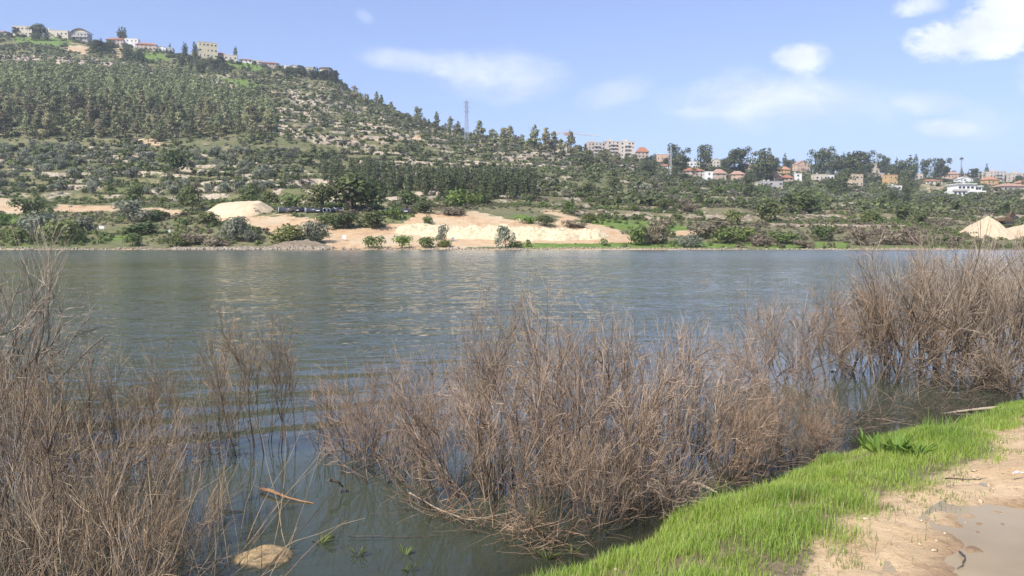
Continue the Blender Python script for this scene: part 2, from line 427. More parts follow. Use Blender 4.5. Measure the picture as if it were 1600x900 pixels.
# ------------------------------------------------------------------ near bank
SH = [on_z(*p) for p in [(850, 893), (905, 872), (960, 840), (1000, 812), (1075, 790), (1150, 768), (1230, 735), (1300, 702), (1360, 688), (1440, 678), (1500, 655), (1540, 642), (1600, 634)]]
SH = [(-40, -18), (-12, -1), (-4.5, 2.6), (-1.6, 4.2), (-0.5, 4.9)] + [(p[0], p[1]) for p in SH] + [(9.6, 12.4), (14, 15.5), (24, 20), (60, 40)]
PZ = 0.5
def onp(l): return [on_z(px, py, PZ)[:2] for px, py in l]
PATH = onp([(1150, 1000), (1276, 900), (1303, 850), (1345, 802), (1390, 769), (1448, 745), (1509, 725), (1560, 712), (1575, 690), (1545, 668), (1600, 648)])
PATH = [(-30, -18), (-6, -1.5), (-1.0, 2.6)] + PATH[0:] + [(10.5, 11.8), (24, 18), (60, 38)]
PUD = onp([(1458, 930), (1452, 880), (1456, 843), (1480, 816), (1497, 799), (1535, 776), (1600, 757), (1700, 752), (1850, 780), (1900, 860), (1800, 1000), (1500, 1000)])
def seg_dist(x, y, pl, closed=False):
    pl = list(pl) + ([pl[0]] if closed else [])
    best = np.full(x.shape, 1e9); sgn = np.ones(x.shape)
    for (x1, y1), (x2, y2) in zip(pl[:-1], pl[1:]):
        dx, dy = x2 - x1, y2 - y1; L2 = dx * dx + dy * dy
        t_ = np.clip(((x - x1) * dx + (y - y1) * dy) / L2, 0, 1)
        d = np.hypot(x - x1 - t_ * dx, y - y1 - t_ * dy)
        cr = dx * (y - y1) - dy * (x - x1)
        upd = d < best - 1e-9
        best = np.where(upd, d, best); sgn = np.where(upd, np.sign(-cr), sgn)
    return best * sgn                     # positive on the landward (lower right) side
def near_h(x, y):
    s = seg_dist(x, y, SH) + fbm(x * 1.3, y * 1.3, 4, 61) * 0.35 - 0.24
    z = np.where(s > 0, 0.53 * (1 - np.exp(-np.maximum(s, 0) / 0.75)), s * 0.42)
    z = np.maximum(z, -1.4)
    pth = seg_dist(x, y, PATH) + fbm(x * 2, y * 2, 3, 65) * 0.25
    land = sstep(s, 0.2, 0.9)
    z = z + land * (fbm(x * 1.1, y * 1.1, 3, 71) * 0.07 + fbm(x * 6, y * 6, 4, 72, .6) * 0.030 * (1 + sstep(pth, -.2, .1)))
    z = z + np.where(s < 0.3, fbm(x * 3, y * 3, 3, 75) * 0.08, 0)
    pu = seg_dist(x, y, PUD, True)
    ins = inpoly(x, y, PUD)
    pd = np.where(ins, -np.abs(pu), np.abs(pu)) + fbm(x * 1.9, y * 1.9, 6, 66, .62) * 0.62 + 0.20
    z = z - (1 - sstep(pd, -0.5, 0.35)) * 0.10
    return z, s, pth, pd
gx = np.arange(-13, 22, 0.055); gy = np.arange(-3.5, 19, 0.055)
GX, GY = np.meshgrid(gx, gy, indexing='ij')
gz, gs, gp, gpd = near_h(GX.ravel(), GY.ravel())
pud_lvl = 0.462
m_bank, b = new_mat('bank_ground')
ps = pos(b)
att = b.n('ShaderNodeVertexColor', layer_name='cover'); s3 = b.n('ShaderNodeSeparateColor', {0: att.outputs[0]})
nA = b.noise(ps, 1.3, 8, 0.72).outputs[0]; nB = b.noise(ps, 14, 5, 0.7).outputs[0]; nC = b.noise(ps, 60, 3, 0.6).outputs[0]
sand = b.mix(b.ramp(nA, 0.3, 0.7), (0.44, 0.305, 0.165), (0.60, 0.44, 0.26))
sand = b.mix(b.m('MULTIPLY', b.ramp(nB, 0.50, 0.66), 0.7), sand, (0.33, 0.22, 0.12))
sand = b.mix(b.m('MULTIPLY', b.ramp(nC, 0.60, 0.75), 0.45), sand, (0.72, 0.60, 0.45))
soil = b.mix(b.ramp(nB, 0.3, 0.7), (0.13, 0.105, 0.06), (0.25, 0.19, 0.11))
mud = b.mix(b.ramp(nA, 0.3, 0.7), (0.085, 0.075, 0.048), (0.14, 0.12, 0.075))
c = b.mix(b.ramp(b.m('ADD', s3.outputs[0], b.m('MULTIPLY', b.m('SUBTRACT', nB, 0.5), 0.7)), 0.35, 0.65), soil, sand)
c = b.mix(s3.outputs[1], c, mud)
wet = s3.outputs[2]
c = b.mix(wet, c, b.mix(1.0, c, (0.62, 0.56, 0.5), 'MULTIPLY'))
bp = b.n('ShaderNodeBump', {'Height': b.m('ADD', nB, b.m('MULTIPLY', nC, 0.5)), 'Strength': 0.8, 'Distance': 0.03})
p = b.n('ShaderNodeBsdfPrincipled', {'Base Color': c, 'Roughness': b.ramp(wet, 0, 1, 0.92, 0.45, False), 'Specular IOR Level': 0.3, 'Normal': bp.outputs[0]})
finish(b, p.outputs[0])
me = np_mesh('bank', np.stack([GX.ravel(), GY.ravel(), gz], 1), [(grid_faces(len(gx), len(gy)), 0)], [m_bank], True)
cc = np.zeros((GX.size, 4), np.float32); cc[:, 0] = sstep(gp, -0.35, 0.15); cc[:, 1] = 1 - sstep(gz, -0.02, 0.12); cc[:, 2] = 1 - sstep(gpd, 0.0, 0.38); cc[:, 3] = 1
ca = me.color_attributes.new('cover', 'FLOAT_COLOR', 'POINT'); ca.data.foreach_set('color', cc.ravel())
tag(link('sandy_bank', me), kind='structure')
# coarse continuation of bank and lake bed
xs = np.concatenate([np.linspace(-3000, -60, 20), np.linspace(-50, 60, 56), np.linspace(70, 3000, 20)]); ys = np.concatenate([np.linspace(-3000, -40, 20), np.linspace(-30, 60, 46), np.linspace(70, 150, 9)])
LX, LY = np.meshgrid(xs, ys, indexing='ij')
lz = near_h(LX.ravel(), LY.ravel())[0] - 0.25
inside = (LX.ravel() > -12) & (LX.ravel() < 21) & (LY.ravel() > -3) & (LY.ravel() < 18.5)
lz = np.where(inside, np.minimum(lz, -1.7), lz)
me = np_mesh('lake_bed', np.stack([LX.ravel(), LY.ravel(), lz], 1), [(grid_faces(len(xs), len(ys)), 0)], [m_bank], True)
cc = np.zeros((LX.size, 4), np.float32); cc[:, 0] = sstep(seg_dist(LX.ravel(), LY.ravel(), PATH), -0.3, 0.3); cc[:, 1] = 1 - sstep(lz, -0.3, 0.0)
ca = me.color_attributes.new('cover', 'FLOAT_COLOR', 'POINT'); ca.data.foreach_set('color', cc.ravel())
tag(link('ground', me), kind='structure')

# ------------------------------------------------------------------ water
m_wat, b = new_mat('lake_water')
ps = pos(b)
sp3 = b.n('ShaderNodeSeparateXYZ', {0: ps})
# ripples: fetch-limited, calm close to the drowned shrubs
mp = b.n('ShaderNodeMapping', {'Vector': ps}); mp.inputs['Scale'].default_value = (1.0, 1.7, 1.0); mp.inputs['Rotation'].default_value = (0, 0, 0.12)
r1 = b.noise(mp.outputs[0], 1.1, 3, 0.5, 0.3).outputs[0]
r2 = b.noise(mp.outputs[0], 3.6, 3, 0.55, 0.2).outputs[0]
r3 = b.noise(mp.outputs[0], 0.09, 3, 0.5).outputs[0]
open_ = b.ramp(b.m('ADD', sp3.outputs[1], b.m('MULTIPLY', sp3.outputs[0], -0.35)), 9.0, 22.0)
gust = b.ramp(r3, 0.35, 0.65, 0.6, 1.3)
# slow swell rings that reach into the shrubs
wv = b.n('ShaderNodeTexWave', {'Vector': ps, 'Scale': 0.42, 'Distortion': 2.2, 'Detail': 1.0, 'Detail Scale': 0.8}, wave_type='BANDS', bands_direction='DIAGONAL')
h = b.m('ADD', b.m('MULTIPLY', b.m('ADD', b.m('MULTIPLY', r1, 0.10), b.m('MULTIPLY', r2, 0.05)), b.m('MULTIPLY', b.m('ADD', b.m('MULTIPLY', open_, 0.5), 0.045), gust)), 0.0)
bp = b.n('ShaderNodeBump', {'Height': h, 'Strength': 1.0, 'Distance': 1.0})
murk = b.mix(b.ramp(r3, 0.35, 0.65), (0.084, 0.094, 0.038), (0.104, 0.106, 0.048))
murk = b.mix(b.ramp(sp3.outputs[1], 8, 60), (0.052, 0.062, 0.040), murk)
body = b.n('ShaderNodeBsdfDiffuse', {0: murk})
clear = b.n('ShaderNodeBsdfTransparent', {0: (0.80, 0.82, 0.66, 1)})
att = b.n('ShaderNodeVertexColor', layer_name='depth')
dsh = b.n('ShaderNodeSeparateColor', {0: att.outputs[0]}).outputs[0]
under = b.n('ShaderNodeMixShader', {0: dsh, 1: clear.outputs[0], 2: body.outputs[0]})
gl = b.n('ShaderNodeBsdfGlossy', {0: (1, 1, 1, 1), 1: b.ramp(sp3.outputs[1], 14, 110, 0.02, 0.16), 'Normal': bp.outputs[0]})
fr = b.n('ShaderNodeFresnel', {0: 1.34, 'Normal': bp.outputs[0]})
mx = b.n('ShaderNodeMixShader', {0: fr.outputs[0], 1: under.outputs[0], 2: gl.outputs[0]})
finish(b, mx.outputs[0])
wu = np.concatenate([-np.geomspace(9, 0.83, 22), np.linspace(-0.80, 0.80, 520), np.geomspace(0.83, 9, 22)])
wy_ = np.concatenate([np.arange(3.0, 16, 0.06), np.arange(16, 60, 0.11), np.arange(60, 158, 0.24)])
WU, WY = np.meshgrid(wu, wy_, indexing='ij'); wx_ = (WU * WY).ravel(); wy2 = WY.ravel()
opn = sstep(wy2 - 0.35 * wx_ + fbm(wx_ / 4, wy2 / 4, 2, 51) * 4, 9.0, 20.0)
gst = 0.75 + 0.9 * sstep(fbm(wx_ / 22, wy2 / 30, 3, 52), -0.15, 0.2)
ca_, sa_ = math.cos(.16), math.sin(.16); ax = wx_ * ca_ + wy2 * sa_; ay = -wx_ * sa_ + wy2 * ca_
wh = 0.024 * fbm(ax / 1.2, ay / 0.42, 3, 53) * 2 + 0.034 * fbm(ax / 4.5, ay / 1.9, 2, 54)
wh = wh * 0.72 * opn * gst * (1 - 0.3 * sstep(wy2, 60, 150))
# slow curved swell running into the calm gap between the shrubs
dgap = np.hypot(wx_ + 9, wy2 - 22)
wh = wh + 0.0055 * np.sin(dgap * 2 * math.pi / 1.15 + fbm(wx_ / 3, wy2 / 3, 2, 55) * 5) * (1 - opn) * sstep(wy2, 6.3, 9.5)
Vw = np.stack([wx_, wy2, wh], 1)
bx_s = np.linspace(-900, 900, 61); by_s = np.linspace(-200, 3.0, 12); QX, QY = np.meshgrid(bx_s, by_s, indexing='ij')
Vw2 = np.stack([QX.ravel(), QY.ravel(), QX.ravel() * 0], 1)
allV = np.concatenate([Vw, Vw2])
me = np_mesh('lake', allV, [(grid_faces(len(wu), len(wy_)), 0), (grid_faces(61, 12) + len(Vw), 0)], [m_wat], True)
wdep = -near_h(allV[:, 0], allV[:, 1])[0]
cc = np.ones((len(allV), 4), np.float32); cc[:, 0] = 1 - np.exp(-np.maximum(wdep, 0) / 0.22)
ca = me.color_attributes.new('depth', 'FLOAT_COLOR', 'POINT'); ca.data.foreach_set('color', cc.ravel())
tag(link('lake_water', me), kind='structure')
# puddle on the path
m_pud, b = new_mat('puddle_water')
ps = pos(b); nP = b.noise(ps, 1.2, 3).outputs[0]
cP = b.mix(b.ramp(nP, 0.3, 0.7), (0.36, 0.27, 0.145), (0.28, 0.21, 0.11))
bp = b.n('ShaderNodeBump', {'Height': b.noise(ps, 5, 2).outputs[0], 'Strength': 0.15, 'Distance': 0.02})
p = b.n('ShaderNodeBsdfPrincipled', {'Base Color': cP, 'Roughness': 0.06, 'IOR': 1.33, 'Normal': bp.outputs[0]})
finish(b, p.outputs[0])
pc = np.array(PUD); c0 = pc.mean(0)
pp = c0 + (pc - c0) * 1.45
Vp = np.concatenate([np.c_[pp, np.full(len(pp), pud_lvl)], [[c0[0], c0[1], pud_lvl]]])
n_ = len(pp)
me = np_mesh('puddle', Vp, [(np.array([[i, (i + 1) % n_, n_] for i in range(n_)]), 0)], [m_pud])
tag(link('puddle', me), kind='structure')

# ------------------------------------------------------------------ houses: px centre, base row, width px, height px, roof, wall colour key, storeys, yaw, label
HOUSES = [
 (5, 54, 16, 8, 'hip', 'cream', 1, 0.2, 'red roofed house at the very end of the hilltop row'),
 (36, 56, 28, 15, 'flat', 'cream', 2, 0.1, 'long cream flat-roofed house on the hilltop above the green meadow'),
 (70, 57, 12, 13, 'flat', 'white', 2, 0.3, 'narrow white house with a raised wall on the hilltop'),
 (91, 57, 30, 10, 'flat', 'cream', 1, 0.1, 'low cream house beside the narrow white one on the hilltop'),
 (126, 58, 22, 18, 'arch', 'grey', 2, 0.05, 'hilltop house with a big curved dark-edged roof'),
 (180, 68, 26, 13, 'hip', 'pinkish', 2, 0.1, 'hilltop house with a long orange roof under three cypresses'),
 (199, 70, 9, 12, 'flat', 'white', 2, 0.2, 'small white house between two red roofed houses on the hilltop'),
 (209, 70, 12, 14, 'flat', 'white', 2, 0.2, 'white block at the head of the long red roofed house'),
 (227, 72, 30, 13, 'hip', 'pinkish', 2, 0.25, 'long two-storey hilltop house with a red sloping roof'),
 (252, 78, 12, 10, 'gable', 'white', 1, 0.2, 'bright white gabled house stepping down the hilltop'),
 (263, 80, 12, 8, 'flat', 'grey', 1, 0.2, 'small grey house below the bright white gabled one'),
 (303, 90, 12, 8, 'flat', 'cream', 1, 0.3, 'low annex at the foot of the yellow apartment house'),
 (322, 92, 28, 24, 'flat', 'yellow', 3, 0.45, 'tall pale yellow apartment house on the hilltop'),
 (344, 93, 14, 12, 'hip', 'pinkish', 2, 0.3, 'house with a dark roof just after the yellow apartment house'),
 (359, 96, 20, 9, 'flat', 'cream', 1, 0.3, 'low white row house after the yellow apartment house'),
 (383, 97, 18, 7, 'hip', 'white', 1, 0.3, 'low white house with a brown roof on the sloping crest'),
 (401, 99, 12, 6, 'flat', 'cream', 1, 0.3, 'tiny cream house on the sloping crest'),
 (420, 103, 26, 9, 'hip', 'pinkish', 1, 0.3, 'pinkish low house with a long grey roof on the sloping crest'),
 (438, 105, 10, 6, 'hip', 'grey', 1, 0.3, 'small grey house at the end of the pinkish low house'),
 (447, 108, 8, 6, 'flat', 'white', 1, 0.2, 'small bright white cube house on the sloping crest'),
 (458, 110, 14, 9, 'gable', 'cream', 1, 0.2, 'cream gabled house behind thin pines on the crest'),
 (484, 115, 12, 9, 'flat', 'cream', 1, 0.4, 'cream cube house beside the last hilltop house'),
 (507, 115, 22, 12, 'round', 'cream', 2, 0.0, 'last hilltop house with curved balconies'),
 (878, 241, 14, 16, 'flat', 'cream', 3, 0.1, 'building hidden behind ridge pines under the tower crane'),
 (930, 246, 28, 22, 'block', 'stone', 4, 0.2, 'first pale stone apartment block next to the ridge pines'),
 (958, 248, 30, 26, 'block', 'stone', 5, 0.0, 'middle pale stone apartment block with wide balconies'),
 (981, 252, 22, 29, 'block', 'pale', 5, -0.1, 'last pale stone apartment block with corner balconies'),
 (1004, 250, 18, 22, 'hip', 'pinkish', 3, 0.1, 'pink hipped-roof house right after the apartment blocks'),
 (1037, 248, 24, 13, 'flat', 'salmon', 1, 0.0, 'low salmon house on the crest between palms and cypress'),
 (1041, 265, 14, 9, 'hip', 'white', 1, 0.0, 'house with an orange roof beside the low pylon'),
 (1082, 262, 22, 9, 'flat', 'white', 1, 0.1, 'flat white house among trees near the low pylon'),
 (1084, 276, 30, 14, 'hip', 'pinkish', 2, 0.1, 'wide house with pink roofs above the purplish bare tree'),
 (1107, 283, 12, 14, 'flat', 'white', 2, 0.0, 'white box house standing in front of trees'),
 (1124, 284, 18, 20, 'hip', 'pinkish', 3, 0.2, 'tall pink hipped-roof house beside the white box house'),
 (1118, 256, 20, 14, 'gable', 'cream', 2, 0.1, 'cream gabled house on the crest between two tree groups'),
 (1153, 282, 20, 15, 'hip', 'salmon', 2, 0.0, 'salmon house with stepped pink roofs'),
 (1170, 264, 8, 9, 'hip', 'salmon', 1, 0.0, 'tiny salmon house peeping out between dark trees'),
 (1178, 296, 10, 9, 'flat', 'yellow', 1, 0.0, 'small yellow hut at the lower edge of the suburb'),
 (1213, 286, 14, 16, 'hip', 'salmon', 2, 0.2, 'peach house beside a dark pointed cypress'),
 (1226, 274, 16, 14, 'hip', 'orange', 2, 0.1, 'house with bright orange roof above the peach house'),
 (1231, 287, 14, 14, 'hip', 'pinkish', 2, 0.1, 'pinkish house below the bright orange roof'),
 (1204, 292, 36, 8, 'flat', 'grey', 1, 0.0, 'long low grey building below the peach house'),
 (1253, 268, 22, 17, 'gable', 'salmon', 2, 0.2, 'gabled salmon house with a lit end wall'),
 (1246, 284, 12, 12, 'flat', 'white', 2, 0.0, 'white house with a green band below the gabled salmon house'),
 (1282, 284, 20, 11, 'flat', 'cream', 1, 0.1, 'long white house with solar tanks on its roof'),
 (1296, 282, 12, 8, 'flat', 'white', 1, 0.1, 'small white house with dark strip window'),
 (1337, 293, 20, 20, 'flat', 'stonewarm', 2, 0.2, 'square warm stone house like a tower'),
 (1366, 270, 13, 20, 'gable', 'cream', 3, 0.1, 'tall pale narrow house between crest trees'),
 (1378, 279, 14, 8, 'flat', 'pinkish', 1, 0.0, 'small pinkish house behind bare trees'),
 (1393, 290, 16, 16, 'flat', 'orange', 2, 0.2, 'house with a glowing orange wall'),
 (1400, 297, 16, 6, 'flat', 'white', 1, 0.0, 'low white terrace house under the orange walled house'),
 (1434, 282, 14, 10, 'flat', 'cream', 1, 0.1, 'small cream house with two dark windows'),
 (1458, 288, 26, 8, 'hip', 'cream', 1, 0.0, 'low house with a dark red roof'),
 (1489, 280, 22, 12, 'hip', 'salmon', 1, 0.1, 'house with broad dusty pink roof'),
 (1511, 279, 13, 9, 'hip', 'salmon', 1, 0.1, 'small house with dusty pink roof behind the white gabled one'),
 (1508, 288, 22, 12, 'gable', 'white', 2, 0.1, 'white gabled house standing above the big white villa'),
 (1512, 306, 56, 19, 'villa', 'white', 2, 0.05, 'big white flat-roofed villa with terraces'),
 (1549, 290, 20, 14, 'hip', 'orange', 1, 0.2, 'house with bright orange hipped roof'),
 (1531, 274, 14, 9, 'flat', 'pinkish', 2, 0.0, 'pale flats behind two tall cypresses'),
 (1557, 276, 28, 14, 'block', 'pale', 3, 0.1, 'long cream apartment row near the end of the suburb'),
 (1590, 276, 20, 14, 'block', 'pale', 3, 0.0, 'last cream apartment block by the thin cypress'),
 (1582, 300, 40, 14, 'hip', 'brownish', 1, 0.1, 'wide low house with dusty brown roof'),
 (1598, 292, 14, 10, 'hip', 'orange', 1, 0.1, 'red roofed house at the very end of the suburb'),
]

# ------------------------------------------------------------------ foliage prototypes
def rnd_unit(rng, n):
    v = rng.normal(size=(n, 3)); return v / np.linalg.norm(v, axis=1, keepdims=True)
def leaf_quads(rng, C, N, size, asp=1.5, flat=0.55):
    """one small irregular leaf-clump quad at every centre C, facing roughly N"""
    n = len(C)
    N = N * flat + rnd_unit(rng, n) * (1 - flat) * 1.3; N /= np.linalg.norm(N, axis=1, keepdims=True)
    A = np.cross(N, rnd_unit(rng, n)); A /= np.linalg.norm(A, axis=1, keepdims=True); Bv = np.cross(N, A)
    s = (size * rng.uniform(0.6, 1.35, n))[:, None]
    a = A * s * asp * 0.5; b_ = Bv * s * 0.5
    j = lambda: rng.uniform(0.6, 1.2, (n, 1))
    V = np.stack([C - a * j(), C - b_ * j() + N * s * 0.12, C + a * j(), C + b_ * j() - N * s * 0.1], 1).reshape(-1, 3)
    return V, np.arange(4 * n).reshape(n, 4)
def lobes_crown(rng, lobes, n, size, fill=0.35, asp=1.4, flat=0.72):
    """lobes: (cx,cy,cz,rx,ry,rz)"""
    L = np.array(lobes, float); w_ = (L[:, 3] * L[:, 4] * L[:, 5]) ** 0.66; w_ /= w_.sum()
    k = rng.choice(len(L), n, p=w_); D = rnd_unit(rng, n)
    D[:, 2] = np.where((D[:, 2] < -0.35) & (rng.random(n) < 0.6), -D[:, 2], D[:, 2])
    r = np.where(rng.random(n) < fill, rng.uniform(0.3, 0.9, n), rng.uniform(0.82, 1.12, n))
    C = L[k, :3] + D * L[k, 3:] * r[:, None]
    N = D.copy(); N[:, 2] += 0.25; N /= np.linalg.norm(N, axis=1, keepdims=True)
    return leaf_quads(rng, C, N, size, asp, flat)
def tubes(P, R, sides=3):
    """P (N,K,3) polylines, R (N,K) radii -> verts, quads"""
    N, K, _ = P.shape
    T = np.gradient(P, axis=1); T /= np.linalg.norm(T, axis=2, keepdims=True) + 1e-9
    ref = np.tile(np.array([0.31, 0.87, 0.05]), (N, K, 1))
    A = np.cross(T, ref); A /= np.linalg.norm(A, axis=2, keepdims=True) + 1e-9; Bv = np.cross(T, A)
    ang = np.arange(sides) * 2 * math.pi / sides
    V = P[:, :, None, :] + R[:, :, None, None] * (A[:, :, None, :] * np.cos(ang)[None, None, :, None] + Bv[:, :, None, :] * np.sin(ang)[None, None, :, None])
    V = V.reshape(-1, 3)
    base = (np.arange(N) * K * sides)[:, None, None] + (np.arange(K - 1) * sides)[None, :, None]
    s0 = np.arange(sides)[None, None, :]; s1 = (s0 + 1) % sides
    F = np.stack([base + s0, base + s1, base + sides + s1, base + sides + s0], -1).reshape(-1, 4)
    return V, F
def chains(rng, start, dirn, length, K, up=0.0, wander=0.1, rad=None):
    n = len(start); P = np.zeros((n, K, 3)); P[:, 0] = start; d = dirn / np.linalg.norm(dirn, axis=1, keepdims=True)
    step = (np.asarray(length) / (K - 1))[:, None]
    for i in range(1, K):
        P[:, i] = P[:, i - 1] + d * step
        d = d + rng.normal(size=(n, 3)) * wander; d[:, 2] += up
        d /= np.linalg.norm(d, axis=1, keepdims=True)
    return P
def spawn(rng, P, per, t0, t1, spread):
    n, K, _ = P.shape; idx = np.repeat(np.arange(n), per); m = len(idx)
    t_ = rng.uniform(t0, t1, m) * (K - 1); k = np.minimum(t_.astype(int), K - 2); f = (t_ - k)[:, None]
    S = P[idx, k] * (1 - f) + P[idx, k + 1] * f
    d = P[idx, k + 1] - P[idx, k]; d /= np.linalg.norm(d, axis=1, keepdims=True)
    q = rnd_unit(rng, m); q -= (q * d).sum(1, keepdims=True) * d; q /= np.linalg.norm(q, axis=1, keepdims=True)
    sp = np.abs(rng.normal(spread, spread * 0.35, m))[:, None]
    return S, d + q * sp, idx, t_ / (K - 1)
def trunk_arr(rng, h, r, lean=0.06, limbs=5, t0=0.45, ll=0.3, sides=5):
    P = chains(rng, np.zeros((1, 3)) - [[0, 0, .3]], np.array([[rng.normal() * lean, rng.normal() * lean, 1.0]]), np.array([h + .3]), 6, 0.02, 0.05)
    R = np.linspace(r, r * 0.3, 6)[None]
    V, F = tubes(P, R, sides)
    if limbs:
        S, d, idx, tt = spawn(rng, P, limbs, t0, 0.95, 0.9)
        Q = chains(rng, S, d, np.full(limbs, h * ll) * rng.uniform(.6, 1.2, limbs), 4, 0.05, 0.12)
        v2, f2 = tubes(Q, np.linspace(r * 0.4, r * 0.12, 4)[None] * np.ones((limbs, 1)), 4)
        F = np.concatenate([F, f2 + len(V)]); V = np.concatenate([V, v2])
    return V, F

M_pine = leaf_mat('pine_needles', (0.180, 0.190, 0.085), (0.275, 0.268, 0.135), 0.85)
M_dark = leaf_mat('dark_evergreen_leaves', (0.080, 0.108, 0.034), (0.140, 0.165, 0.060), 0.4)
M_cyp = leaf_mat('cypress_leaves', (0.080, 0.100, 0.044), (0.135, 0.152, 0.070), 0.35)
M_olive = leaf_mat('olive_leaves', (0.165, 0.180, 0.120), (0.235, 0.245, 0.175), 0.4)
M_green = leaf_mat('green_shrub_leaves', (0.110, 0.145, 0.040), (0.185, 0.215, 0.070), 0.5)
M_bright = leaf_mat('fresh_green_leaves', (0.11, 0.18, 0.035), (0.18, 0.25, 0.06), 0.4)
M_brown = leaf_mat('bare_twig_haze', (0.205, 0.165, 0.110), (0.27, 0.225, 0.155), 0.35)
M_bark = simple('bark', (0.11, 0.085, 0.06), (0.17, 0.14, 0.11), 3, 0.9)

def pine_arr(seed, H=10.0, n=620, size=0.62, top='point'):
    rng = np.random.default_rng(seed)
    W = H * rng.uniform(0.27, 0.36); L = []
    if top == 'point':
        for i in range(13):
            f = rng.uniform(0.22, 0.97); r = W * (1.0 - f * 0.68) * rng.uniform(0.45, 0.85); a = rng.uniform(0, 6.28); o = W * (1.05 - f * .8) * rng.uniform(0.1, 1.0)
            L.append((math.cos(a) * o, math.sin(a) * o, H * f, r, r, r * rng.uniform(0.5, 0.8)))
        L.append((0, 0, H * 0.9, W * .25, W * .25, H * .1)); L.append((0, 0, H * 0.6, W * .5, W * .5, H * .22))
    else:                          # broad stone-pine like head
        for i in range(19):
            f = rng.uniform(0.22, 0.93); a = rng.uniform(0, 6.28); o = W * 1.25 * rng.uniform(0.1, 1.0) * math.sqrt(max(.1, 1 - ((f - .55) / .50) ** 2)); r = W * rng.uniform(0.42, 0.78)
            L.append((math.cos(a) * o, math.sin(a) * o, H * f, r, r, r * rng.uniform(0.55, 0.8)))
    V, F = lobes_crown(rng, L, n, size, 0.3)
    tV, tF = trunk_arr(rng, H * 0.88, H * 0.020, 0.07, 5)
    return V, F, tV, tF
def cypress_arr(seed, H=9.0, n=420, size=0.42, wide=0.13):
    rng = np.random.default_rng(seed); L = []
    for i in range(9):
        f = 0.10 + 0.86 * i / 8; r = H * wide * (math.sin(min(1, (1.06 - f) * 1.9) * math.pi / 2)) * rng.uniform(0.8, 1.15)
        L.append((rng.normal() * .1 * r, rng.normal() * .1 * r, H * f, r, r, H * 0.085))
    V, F = lobes_crown(rng, L, n, size, 0.2, 1.8)
    tV, tF = trunk_arr(rng, H * 0.6, H * 0.018, 0.02, 0)
    return V, F, tV, tF
def round_arr(seed, H=4.0, W=2.4, n=520, size=0.34, nl=9, squat=0.85, trunk=True, asp=1.5, fill=.35):
    rng = np.random.default_rng(seed); L = []
    for i in range(nl):
        a = rng.uniform(0, 6.28); o = W * rng.uniform(0.05, 0.68); f = rng.uniform(0.25, 0.74) - 0.12 * (o / W); r = W * rng.uniform(0.30, 0.55)
        L.append((math.cos(a) * o, math.sin(a) * o, H * f, r, r, min(r * squat, H * 0.32)))
    V, F = lobes_crown(rng, L, n, size, fill, asp)
    V[:, 2] = np.maximum(V[:, 2], 0.02)
    tV, tF = trunk_arr(rng, H * 0.6, max(0.05, H * 0.03), 0.15, 4, 0.2, 0.5) if trunk else (np.zeros((0, 3)), np.zeros((0, 4), int))
    return V, F, tV, tF
def low_arr(seed, n=34, size=0.42):
    rng = np.random.default_rng(seed)
    V, F, _, _ = round_arr(seed, 1.1, 1.0, n, size, 4, 0.8, False)
    return V, F

class Proto:
    def __init__(s, kind, arr, mat, parts=True):
        V, F, tV, tF = arr; s.kind = kind; s.H = float(V[:, 2].max()); s.W = float(np.percentile(np.hypot(V[:, 0], V[:, 1]), 95))
        if len(tV) and parts:
            s.crown = np_mesh(kind + '_crown', V, [(F, 0)], [mat]); s.trunk = np_mesh(kind + '_trunk', tV, [(tF, 0)], [M_bark], True)
        else: s.crown = None
        s.one = np_mesh(kind, np.concatenate([tV, V]), [(tF, 1), (F + len(tV), 0)], [mat, M_bark])
        s.arr = (V, F)
    def place(s, loc, h, label, cat, group=None, parts=False, w=None, rz=None, rng=random):
        rz = rng.uniform(0, 6.28) if rz is None else rz
        k = h / s.H; kw = (w / 2 / s.W) if w else k * rng.uniform(0.88, 1.15)
        if parts and s.crown:
            o = empty(s.kind, loc, rz, (kw, kw, k))
            link('trunk', s.trunk, o); link('crown', s.crown, o)
        else:
            o = link(s.kind, s.one, None, loc, rz); o.scale = (kw, kw, k)
        return tag(o, label, cat, group)
pines = [Proto('pine_tree', pine_arr(10 + i), M_pine) for i in range(6)]
domes = [Proto('conifer', pine_arr(30 + i, 10, 1150, 0.62, 'dome'), M_cyp) for i in range(4)]
cyps = [Proto('cypress_tree', cypress_arr(50 + i), M_cyp) for i in range(4)]
olives = [Proto('olive_tree', round_arr(70 + i, 4, 2.5, 620, 0.32), M_olive) for i in range(5)]
darks = [Proto('evergreen_shrub', round_arr(90 + i, 4, 2.3, 760, 0.30, 10), M_dark) for i in range(4)]
greens = [Proto('green_shrub', round_arr(110 + i, 2.5, 2.0, 620, 0.26, 9, trunk=False), M_green) for i in range(4)]
brights = [Proto('green_shrub', round_arr(130 + i, 2.0, 2.0, 520, 0.22, 8, trunk=False), M_bright) for i in range(2)]
greys = [Proto('grey_shrub', round_arr(140 + i, 3.0, 2.2, 900, 0.20, 10, trunk=False, asp=2.4), M_olive) for i in range(3)]
browns = [Proto('bare_shrub', round_arr(150 + i, 2.6, 2.0, 900, 0.16, 8, trunk=False, asp=3.2, fill=.6), M_brown) for i in range(3)]

rs = random.Random(5); rg = np.random.default_rng(5)
def mpp(Y): return Y / FPX            # metres per photo pixel at depth Y

